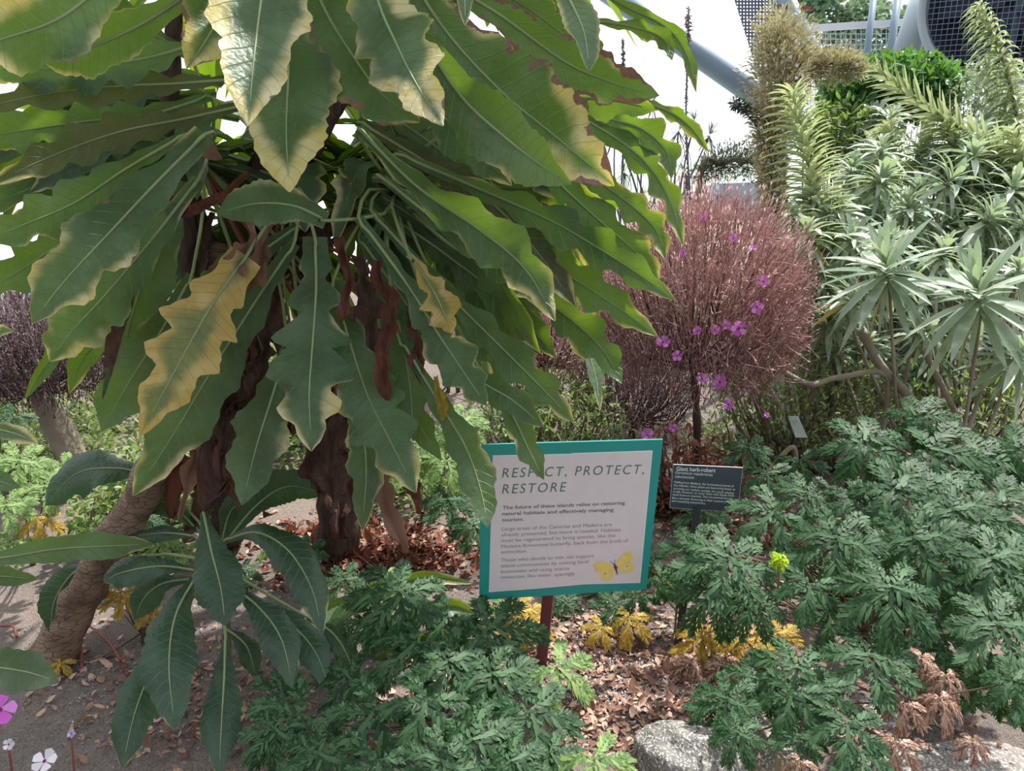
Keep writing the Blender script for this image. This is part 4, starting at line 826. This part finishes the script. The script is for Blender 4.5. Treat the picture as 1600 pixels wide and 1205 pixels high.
def strap_column(label, pts, rpx, d, n, mat=M_ECH2, up=.45, dn=.7, w=.06, base=None, rs=.011, name='leafy_spire_plant', sk=1.0):
    P = [W(x, y, d) for x, y in pts]; b = Vector(base) if base else Vector((P[0].x, P[0].y, gz(P[0].x, P[0].y)))
    root = empty(name, b, label, 'plant'); S = spline(P, 60); st = MB(); tube(st, [b, b.lerp(P[0], .6)]+P, [rs, rs, rs*.4], n=30, sides=8); st.build('stem', M_RIBD, root)
    mb = MB(); L = rpx*d/FPX
    for i in range(n):
        t = i/n; p = S[int(t*59)]; ax = (S[min(59, int(t*59)+1)]-S[max(0, int(t*59)-1)]).normalized()
        az = i*2.39996; A = ax.cross(Vector((0, 1, .2))).normalized(); B2 = ax.cross(A)
        o = A*math.cos(az)+B2*math.sin(az); ll = L*(1-.45*t**3)*random.uniform(.85, 1.1)*sk; e = up+t*.5
        N = (ax-o*e*.4).normalized(); d0 = (o+ax*e).normalized(); Sd = d0.cross(N).normalized(); vs = []; k = 6
        for j in range(k+1):
            s = j/k; q = p+d0*ll*s+Vector((0, 0, -dn*ll*s*s)); ww = w*ll*(math.sin(math.pi*(.12+.88*s))**.7 if j < k else 0)
            vs += [q-Sd*ww+N*ww*.4, q, q+Sd*ww+N*ww*.4]
        at = (.5, .5, random.random(), 0)
        mb.add(vs, [f for j in range(k) for f in ((j*3, j*3+1, j*3+4, j*3+3), (j*3+1, j*3+2, j*3+5, j*3+4))], 0, [at]*len(vs))
    mb.build('leaves', mat, root); return root
random.seed(21)
strap_column('upright green column of strap leaves right of the olive flower spire', [(1284, 400), (1272, 310), (1255, 220), (1238, 140)], 78, 3.7, 230, w=.055, up=.35, dn=.35)
strap_column('arching stem fringed with pale curved leaves over the right slope', [(1630, 260), (1540, 225), (1440, 160), (1370, 108)], 62, 4.2, 150, w=.07, up=.7, dn=.1, base=gbase(1610, 4.3), rs=.008)
strap_column('tall leafy spire in front of the round fan at the top right', [(1590, 200), (1575, 120), (1550, 50), (1528, 5)], 46, 4.6, 170, w=.09, up=.35, dn=.7, base=gbase(1590, 4.6))
strap_column('pale leafy spire second from the right edge', [(1500, 300), (1490, 230), (1470, 180)], 66, 4.2, 90, w=.07, up=.5, dn=.5)
strap_column('short pale leafy spire near the dark hedge', [(1400, 290), (1395, 230), (1385, 195)], 56, 4.3, 80, w=.07, up=.5, dn=.5)
strap_column('pale leafy spire drooping at the right edge', [(1610, 330), (1600, 270), (1580, 200)], 80, 4.0, 100, w=.08, up=.6, dn=.6)

# olive flower spire with an arching arm
def spire(label, name, pts, rad, d, n, mat, ln, nf, base_px, fm=None, cat='plant', w=.0035):
    P = [W(x, y, d) for x, y in pts]; b = Vector((P[0].x, P[0].y, gz(P[0].x, P[0].y))); root = empty(name, b, label, cat)
    st = MB(); tube(st, [b]+P, [.02, .02, .01], n=30, sides=8, bump=.3); st.build('stem', M_TWIG, root); S = spline(P, 80); mb = MB()
    for i in range(n):
        t = random.random(); p = S[int(t*79)]; r = prof(rad, t)*d/FPX; v = rnd_dir(); q = p+v*r*random.random()**.5*(1+.75*noise.noise(p*7+v*2.2))
        dd = (v+Vector((0, 0, .5))+rnd_dir()*.4).normalized(); small_leaf(mb, q, dd, dd.cross(rnd_dir()).normalized(), ln*random.uniform(.6, 1.3), w, (.5, .5, random.random(), 0), 3)
    tag(mb.build('leaf_tufts', mat, root), kind='stuff')
    if nf:
        fb = MB()
        for i in range(nf):
            t = random.random(); p = S[int(t*79)]; r = prof(rad, t)*d/FPX; v = rnd_dir(); q = p+v*r*1.02
            for k in range(5):
                a = k*1.2566; A = v.cross(Vector((0, .3, 1))).normalized(); B2 = v.cross(A); e = (A*math.cos(a)+B2*math.sin(a)+v*.3).normalized()
                small_leaf(fb, q, e, v, .012, .004, (.5, .5, random.random(), 0), 3)
        tag(fb.build('small_flowers', fm or M_WHT, root), kind='stuff')
    return root
random.seed(31)
olive = spire('tall olive-brown flower spire with tiny white flowers beside the white dome panel', 'flower_spire', [(1215, 340), (1205, 250), (1212, 180), (1222, 100), (1215, 40)], [18, 20, 28, 52, 50, 36], 4.3, 15000, M_OLIVE, .034, 190, 0, w=.004)
spire('olive flower arm bending right toward the dark hedge', 'flower_spire', [(1235, 120), (1270, 100), (1310, 100), (1345, 108)], [20, 26, 26, 14], 4.35, 4200, M_OLIVE, .034, 60, 0, w=.004)
spire('dark spreading mound with scaly shoots left of the olive spire', 'conifer_mound', [(1095, 272), (1125, 255), (1160, 250), (1195, 262)], [14, 24, 28, 24], 5.2, 2600, M_DARKG, .04, 0, 0, cat='shrub')
m = MB(); S = spline([W(1148, 160, 4.3), W(1168, 172, 4.3), W(1200, 200, 4.3)], 30)
for i in range(420):
    v = rnd_dir(); small_leaf(m, S[random.randrange(30)]+v*.02, v, v.cross(rnd_dir()).normalized(), .03, .005, (.5, .5, random.random(), 0), 3)
m.build('side_branch', M_DARKG, olive)['label'] = 'dark scaly side branch'
random.seed(33)
for lbl, pts, rad in (('darker dry flower spike nearer the right, against the white sky', [(1078, 330), (1072, 200), (1074, 100), (1076, 10)], [2, 3, 5, 3, 10, 8]), ('short dry flower spike left of the taller one against the sky', [(975, 200), (975, 140), (973, 60)], [2, 3, 6, 4])):
    P = [W(x, y, 6) for x, y in pts]; b = Vector((P[0].x, P[0].y, gz(P[0].x, min(7, P[0].y)))); root = empty('dry_flower_spike', b, lbl, 'flower spike')
    m = MB(); tube(m, [b]+P, [.012, .008, .006], n=30, sides=6, bump=.4); m.build('stem', M_SPIKE, root); S = spline(P, 60); m = MB()
    for i in range(500):
        t = random.random(); v = rnd_dir(); small_leaf(m, S[int(t*59)], v, v.cross(rnd_dir()).normalized(), prof(rad, t)*6/FPX*random.uniform(.7, 1.2), .006, (.5, .5, 0, 0), 3)
    tag(m.build('seed_heads', M_STALKG, root), kind='stuff')
SPK = rosette_mesh('needle_head', M_DARKG, 77, 46, w=.028, el0=80, el1=-50, droop=.1)
sp = W(1040, 420, 6.2); sr = empty('needle_leaved_shrub', (sp.x, sp.y, gz(sp.x, 6)), 'open shrub of grey stems ending in star-shaped needle heads against the white sky', 'shrub')
st = MB()
for (x, y, r) in [(1108, 212, 32), (1085, 190, 28), (1098, 310, 28), (1060, 205, 28), (1010, 200, 26), (962, 190, 26), (1040, 250, 30), (1000, 310, 26), (945, 175, 24), (985, 235, 26), (1070, 270, 26), (1125, 320, 22), (1020, 160, 20), (1050, 330, 26), (975, 270, 24)]:
    p = W(x, y, 6.0+random.uniform(-.3, .3)); put(SPK, sr, orient(p, (random.gauss(0, .3), -.2, 1), rnd_dir(), r*6/FPX), 'needle_head')
    q = sp+Vector((random.uniform(-.3, .3), 0, 0)); q.z = .3; tube(st, [q, q.lerp(p, .6)+Vector((random.uniform(-.1, .1), 0, 0)), p], [.012, .008, .006], n=8, sides=5)
    for k in range(3):
        q2 = p+Vector((random.uniform(-.15, .15), 0, -random.uniform(.2, .5))); tube(st, [p, (p+q2)/2+Vector((.03, 0, .05)), q2], [.004, .002], n=6, sides=4)
st.build('stems', M_SPIKE, sr)

# ------------------------------------------------------------------ bushes with massed small leaves
def bush(label, px, py, d, rx, ry, n, mat, ln, w, name='leafy_bush', depth=None, zmin=-1, ypr=0, cat='bush', twigs=20, tm=M_TWIG):
    c = W(px, py, d); rad = (rx*d/FPX, (depth or .3), ry*d/FPX); b = (c.x, c.y, gz(c.x, min(c.y, 7.2)))
    root = empty(name, b, label, cat); random.seed(int(px*3+py)); mb = MB(); leafy_mass(mb, n, c, rad, ln, w, zmin=zmin, ypr=ypr)
    mb.build('foliage', mat, root); t = MB(); B = Vector(b)
    for i in range(twigs):
        v = rnd_dir(-.3); e = c+Vector((v.x*rad[0], v.y*rad[1], v.z*rad[2]))*random.uniform(.7, 1.05)
        tube(t, [B+Vector((random.uniform(-.5, .5)*rad[0], 0, -.02)), B.lerp(e, .5)+Vector((v.x*.08, -.05, 0)), e], [.007, .005, .002], n=8, sides=4)
    if twigs: t.build('twigs', tm, root)
    return root
bush('dense dark green hedge plant on the right slope below the white bar', 1395, 138, 5.2, 112, 50, 3200, M_HEDGE, .085, .014, 'hedge_plant', .35)
bush('grey-green bush with tiny lilac flowers by the round fan', 1540, 150, 4.9, 60, 60, 1500, M_ECH, .05, .006, depth=.3)
bush('small-leaved green undergrowth left of the leaning trunk', 210, 800, 3.0, 90, 65, 1700, M_UNDER, .035, .009, 'undergrowth', .3)
bush('green undergrowth between the trunk and the hanging brown leaves', 300, 720, 3.2, 110, 60, 1300, M_UNDER, .04, .01, 'undergrowth', .3)
bush('pale tangled undergrowth behind the left brown leaves of the notice', 640, 740, 3.5, 120, 90, 2000, M_UNDER, .045, .006, 'undergrowth', .35, twigs=50)
bush('leafy tangle with bleached twigs above the notice', 850, 650, 3.7, 130, 70, 2200, M_UNDER, .05, .006, 'undergrowth', .35, twigs=60)
bush('twiggy tangle with sparse leaves between the dome bush and the cut leaves', 1260, 620, 3.6, 140, 80, 2400, M_UNDER, .035, .006, 'undergrowth', .35, twigs=70)
bush('dim undergrowth under the largest silver rosette', 1480, 640, 3.7, 160, 90, 2200, M_UNDER, .045, .007, 'undergrowth', .35, twigs=40, tm=M_TWIGD)
bush('shadowy brown twig thicket under the pink-brown dome', 1060, 740, 3.3, 110, 70, 700, M_DEADR, .05, .008, 'twig_thicket', .3, twigs=90, tm=M_TWIGD)
bush('dark thicket beneath the cut leaves at the right', 1420, 900, 2.7, 230, 90, 1600, M_GER, .05, .008, 'undergrowth', .25, twigs=60, tm=M_TWIGD)
bush('thin twiggy growth on the grey path behind the dry dome bush', 1170, 690, 3.9, 110, 60, 1300, M_UNDER, .04, .006, 'undergrowth', .3, twigs=40)
bush('pale low growth by the fibrous trunk at the left edge', 60, 700, 3.6, 130, 60, 1500, M_UNDER, .04, .008, 'undergrowth', .3, twigs=30)
bush('green growth behind the leafy canopy, left', 120, 640, 4.2, 160, 90, 1700, M_UNDER, .06, .01, 'undergrowth', .4)
bush('green growth behind the leafy canopy, middle', 480, 640, 4.0, 160, 130, 2400, M_UNDER, .06, .012, 'undergrowth', .4)
bush('light green shrub filling gaps behind the drooping leaves', 720, 400, 4.4, 90, 60, 700, M_GERL, .07, .02, 'shrub', .4, twigs=10)
bush('scruffy low growth on the far slope at the right', 1500, 420, 4.9, 200, 170, 2600, M_UNDER, .08, .012, 'undergrowth', .4)
bush('broad-leaved growth below the dark hedge', 1320, 215, 5.1, 70, 60, 1500, M_UNDER, .07, .012, 'undergrowth', .3)
bush('scruffy low growth behind the pale silver shrub', 1300, 400, 4.9, 120, 100, 1200, M_UNDER, .08, .012, 'undergrowth', .4)
# pale crossing stems near the silver shrubs
random.seed(41)
for lbl, pts, r in (('pale bent stem curving below the silver rosette', [(1195, 560), (1260, 600), (1310, 590), (1385, 588)], 6), ('long grey branch slanting down to the stump', [(1345, 515), (1375, 570), (1425, 630), (1480, 740)], 9),
                    ('thin grey branch under the biggest rosette', [(1440, 540), (1490, 640), (1530, 730)], 6), ('bleached twig leaning behind the slate label', [(1180, 760), (1215, 720), (1240, 700)], 5)):
    m = MB(); P = [W(x, y, 3.25) for x, y in pts]; e = P[-1].copy(); e.z = gz(e.x, e.y); tube(m, P+[P[-1].lerp(e, .5)+Vector((.03, .02, 0)), e], r*3.25/FPX*.8, n=30, sides=8, bump=.35)
    tag(m.build('fallen_branch', M_GREYW), lbl, 'branch')
m = MB(); a = W(1405, 800, 3.05); a.z = -.02; tube(m, [a, W(1410, 760, 3.05), W(1432, 715, 3.02)], [.05, .045, .05], n=14, sides=12, bump=.5); tag(m.build('stump', M_GREYW), 'short grey split stump among the dark cut leaves', 'stump')
# fallen reddish stalks and canes
canes = [((130, 975), (200, 1055)), ((165, 935), (255, 985)), ((0, 975), (25, 990)), ((110, 990), (128, 1045)), ((1165, 900), (1300, 1000)), ((1150, 870), (1260, 905)), ((1000, 880), (1080, 980)), ((540, 860), (640, 950)), ((930, 900), (990, 860)), ((800, 960), (830, 1045))]
for i, (p, q) in enumerate(canes):
    A = WG(*p, .015); B = WG(*q, .015); A.z = gz(A.x, A.y)+.02; B.z = gz(B.x, B.y)+.008; m = MB(); tube(m, [A, (A+B)/2+Vector((.01, .01, .012)), B], [.005, .004], n=10, sides=6, bump=.3)
    nm = ['crossing in front of the leaning trunk base', 'behind the young arching leaves', 'at the far left edge', 'beside the trunk foot', 'under the dark cut leaves', 'right of the black stake, upper one', 'left of the black stake', 'on the red litter', 'just right of the notice', 'left of the red-brown post'][i]
    tag(m.build('dry_stalk', M_REDST), 'thin reddish dry stalk lying '+nm, 'stalk', 'dry stalks on the soil')
# acid-green spurge head
m = WG(1215, 935); sg = empty('spurge', (m.x, m.y, 0), 'spurge with a small acid-green flower head in front of the dark foliage', 'plant'); c = W(1217, 877, 2.12); mb = MB()
leafy_mass(mb, 130, c, (.024, .02, .022), .012, .004); mb.build('flower_head', plant_mat('spurge_head', srgb(150, 180, 40), srgb(205, 225, 70), srgb(200, 230, 60), .35), sg)
mb = MB(); tube(mb, [Vector((m.x, m.y, -.01)), c], [.004, .003], n=6, sides=6); mb.build('stem', M_RIBD, sg)
c = W(1060, 915, 2.45); mb = MB(); leafy_mass(mb, 240, c, (.07, .05, .06), .03, .006); e = empty('spurge', (c.x, c.y, 0), 'bright green spurge foliage against the black stake', 'plant'); mb.build('foliage', M_HEDGE, e)
mb = MB(); tube(mb, [Vector((c.x, c.y, -.01)), c], .004, n=4, sides=5); mb.build('stem', M_RIBD, e)

# ------------------------------------------------------------------ flowers close to the lens, lower left
def fore_flower(label, x, y, d, r, mat, nrm, seed):
    p = W(x, y, d); b = WG(x+random.uniform(-60, 10), 1500 if y > 1120 else 1330); root = empty('foreground_flower', (b.x, b.y, 0), label, 'flower')
    put(flower_mesh(mat, seed), root, orient(p, nrm, (0, 0, 1), r*d/FPX), 'petals'); st = MB(); tube(st, [Vector((b.x, b.y, -.02)), Vector(b).lerp(p, .6)+Vector((.01, .02, .03)), p], [.003, .0018], n=14, sides=6); st.build('stem', M_REDST, root)
fore_flower('pink-purple five-petalled flower cut by the lower left edge', 0, 1108, 1.1, 24, M_MAG, (.5, -.8, .3), 1)
fore_flower('white and lilac ragged flower at the bottom edge, lower left', 70, 1190, 1.15, 19, M_WHT, (.1, -.4, .9), 2)
fore_flower('tiny pale blue-lilac flower over the dark soil', 112, 1146, 1.2, 7, M_LIL, (0, -.8, .5), 3)
fore_flower('small whitish flower near the left edge', 14, 1163, 1.15, 9, M_WHT, (.2, -.8, .5), 4)

# ------------------------------------------------------------------ the dome behind
def dome_tube(label, a, b, r, mat=M_GALV, name='dome_tube'):
    m = MB(); A, B = W(*a), W(*b); tube(m, [A, B], r*(a[2]+b[2])/2/FPX, n=2, sides=24, smooth=False); m.build
    o = m.build(name, mat); o.data.polygons.foreach_set('use_smooth', [len(p.vertices) == 4 for p in o.data.polygons]); return tag(o, label, 'steel tube')
dome_tube('long slanting blue-grey steel tube crossing the white sky', (880, -62, 8.5), (1260, 205, 8.5), 17)
dome_tube('steel tube descending behind the olive flower spire', (1195, -70, 8.0), (1330, 215, 8.0), 14)
dome_tube('thick leaning steel column left of the round fan', (1462, -60, 7.5), (1403, 122, 7.5), 20, M_GALVL)
dome_tube('steel tube glimpsed through the leaves at the far left', (-60, 397, 8.0), (130, 468, 8.0), 14, M_GALVL)
dome_tube('dark upright post behind the white bar', (1408, -40, 9), (1380, 160, 9), 6)
dome_tube('slim upright post left of the dark one', (1370, -40, 9), (1345, 160, 9), 5)
def panel(label, pix, d, mat, name, cat, thick=.02):
    P = [W(x, y, d if not isinstance(d, (list, tuple)) else d[i]) for i, (x, y) in enumerate(pix)]; n = len(P); mb = MB(); F = [p+Vector((0, thick, 0)) for p in P]
    mb.add(P+F, [tuple(range(n)), tuple(range(n, 2*n))[::-1]]+[(i, n+i, n+(i+1) % n, (i+1) % n) for i in range(n)])
    o = mb.build(name, mat, None, False); return tag(o, label, cat)
panel('dark netting wedge beside the olive flower spire', [(1138, -30), (1250, -30), (1215, 120), (1200, 165)], 8.2, M_NET, 'dome_netting', 'netting', .004)
panel('netting below the white bar by the slim posts', [(1255, 50), (1410, 42), (1400, 150), (1260, 170)], 9.12, M_NETW, 'dome_netting', 'netting', .004)
panel('pale netting at the right edge under the round fan', [(1520, 150), (1620, 100), (1640, 220), (1540, 200)], 7.2, M_NETW, 'dome_netting', 'netting', .004)
m = MB(); A, B = W(1255, 45, 9.1), W(1425, 34, 9.1); box(m, (A+B)/2, ((B-A).length, .06, .075), (B-A).to_track_quat('X', 'Z').to_matrix()); tag(m.build('crossbar', M_WHITE, None, False), 'white horizontal crossbar in front of the far trees', 'bar')
m = MB(); A, B = W(1215, 10, 7.95), W(1270, 14, 7.95); box(m, (A+B)/2, ((B-A).length, .05, .03), (B-A).to_track_quat('X', 'Z').to_matrix()); tag(m.build('crossbar', M_REDST, None, False), 'short rusty crossbar at the top beside the flower spire', 'bar')
panel('pale blue-grey panel behind the dark mound', [(1125, 287), (1215, 283), (1215, 345), (1120, 345)], 6.6, M_WALLB, 'wall_panel', 'panel', .3)
# round fan housing
fc = W(1582, -8, 6.6); fan = empty('ventilation_fan', (fc.x, fc.y, fc.z), 'big dark round fan housing with wire guard and pale rim, top right corner', 'fan')
ax = (Vector((0, 0, CAMH))-fc).normalized()+Vector((-.25, 0, .1)); ax.normalize(); X = ax.cross(Vector((0, 0, 1))).normalized(); Z = X.cross(ax); R0 = 126*6.6/FPX
def ringpts(r, off, n=48): return [fc+ax*off+(X*math.cos(2*math.pi*k/n)+Z*math.sin(2*math.pi*k/n))*r for k in range(n)]
def band(rows, mat, name):
    mb = MB(); n = 48; vs = [p for r, o in rows for p in ringpts(r, o)]
    mb.add(vs, [(j*n+k, j*n+(k+1) % n, (j+1)*n+(k+1) % n, (j+1)*n+k) for j in range(len(rows)-1) for k in range(n)]); return mb.build(name, mat, fan)
band([(R0*1.08, -.35), (R0*1.08, 0), (R0*1.06, .04), (R0, .05), (R0*.97, .03), (R0*.97, -.05)], M_GALVL, 'rim')
band([(R0*.97, -.05), (R0*.95, -.45), (.001, -.46)], M_DRUM, 'drum')
mb = MB()
for k in range(-14, 15):
    s = k/14.5; h = math.sqrt(1-s*s)*R0*.97
    for U, V_ in ((X, Z), (Z, X)): tube(mb, [fc+U*s*R0*.97-V_*h+ax*.02, fc+U*s*R0*.97+V_*h+ax*.02], .003, n=2, sides=4, smooth=False)
mb.build('wire_guard', M_GALV, fan)
mb = MB()
for k in range(4): tube(mb, ringpts(R0*(1.12+.03*k), -.1-.05*k)[14:34], .012, n=24, sides=6)
mb.build('cable_loops', M_BLACK, fan)
mb = MB()
for k in range(6):
    a = k*math.pi/3; d = X*math.cos(a)+Z*math.sin(a); s = ax.cross(d); q = (s+ax*.5)*.14
    mb.add([fc-ax*.25+d*.1-q*.4, fc-ax*.25+d*.1+q*.4, fc-ax*.25+d*R0*.88+q, fc-ax*.25+d*R0*.88-q], [(0, 1, 2, 3)])
mb.build('blades', M_DRUM, fan, False)
mb = MB(); fz = W(1582, 400, 6.9); tube(mb, [Vector((fc.x, fc.y+.3, -.2)), fc-ax*.4], .05, n=3, sides=10); mb.build('stand', M_GALV, fan)
# trees outside the dome
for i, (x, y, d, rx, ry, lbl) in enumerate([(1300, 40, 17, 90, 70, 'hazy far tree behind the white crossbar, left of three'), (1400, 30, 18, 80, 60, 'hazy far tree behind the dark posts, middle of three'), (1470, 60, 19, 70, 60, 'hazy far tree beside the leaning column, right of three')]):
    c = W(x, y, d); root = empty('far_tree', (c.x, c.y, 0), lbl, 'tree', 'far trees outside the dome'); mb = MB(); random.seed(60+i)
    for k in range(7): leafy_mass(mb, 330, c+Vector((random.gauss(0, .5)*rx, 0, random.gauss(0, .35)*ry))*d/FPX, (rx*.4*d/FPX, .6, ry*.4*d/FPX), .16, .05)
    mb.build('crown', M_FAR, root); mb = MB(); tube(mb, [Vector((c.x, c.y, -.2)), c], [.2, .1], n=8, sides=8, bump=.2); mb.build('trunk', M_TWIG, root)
# slope that carries them
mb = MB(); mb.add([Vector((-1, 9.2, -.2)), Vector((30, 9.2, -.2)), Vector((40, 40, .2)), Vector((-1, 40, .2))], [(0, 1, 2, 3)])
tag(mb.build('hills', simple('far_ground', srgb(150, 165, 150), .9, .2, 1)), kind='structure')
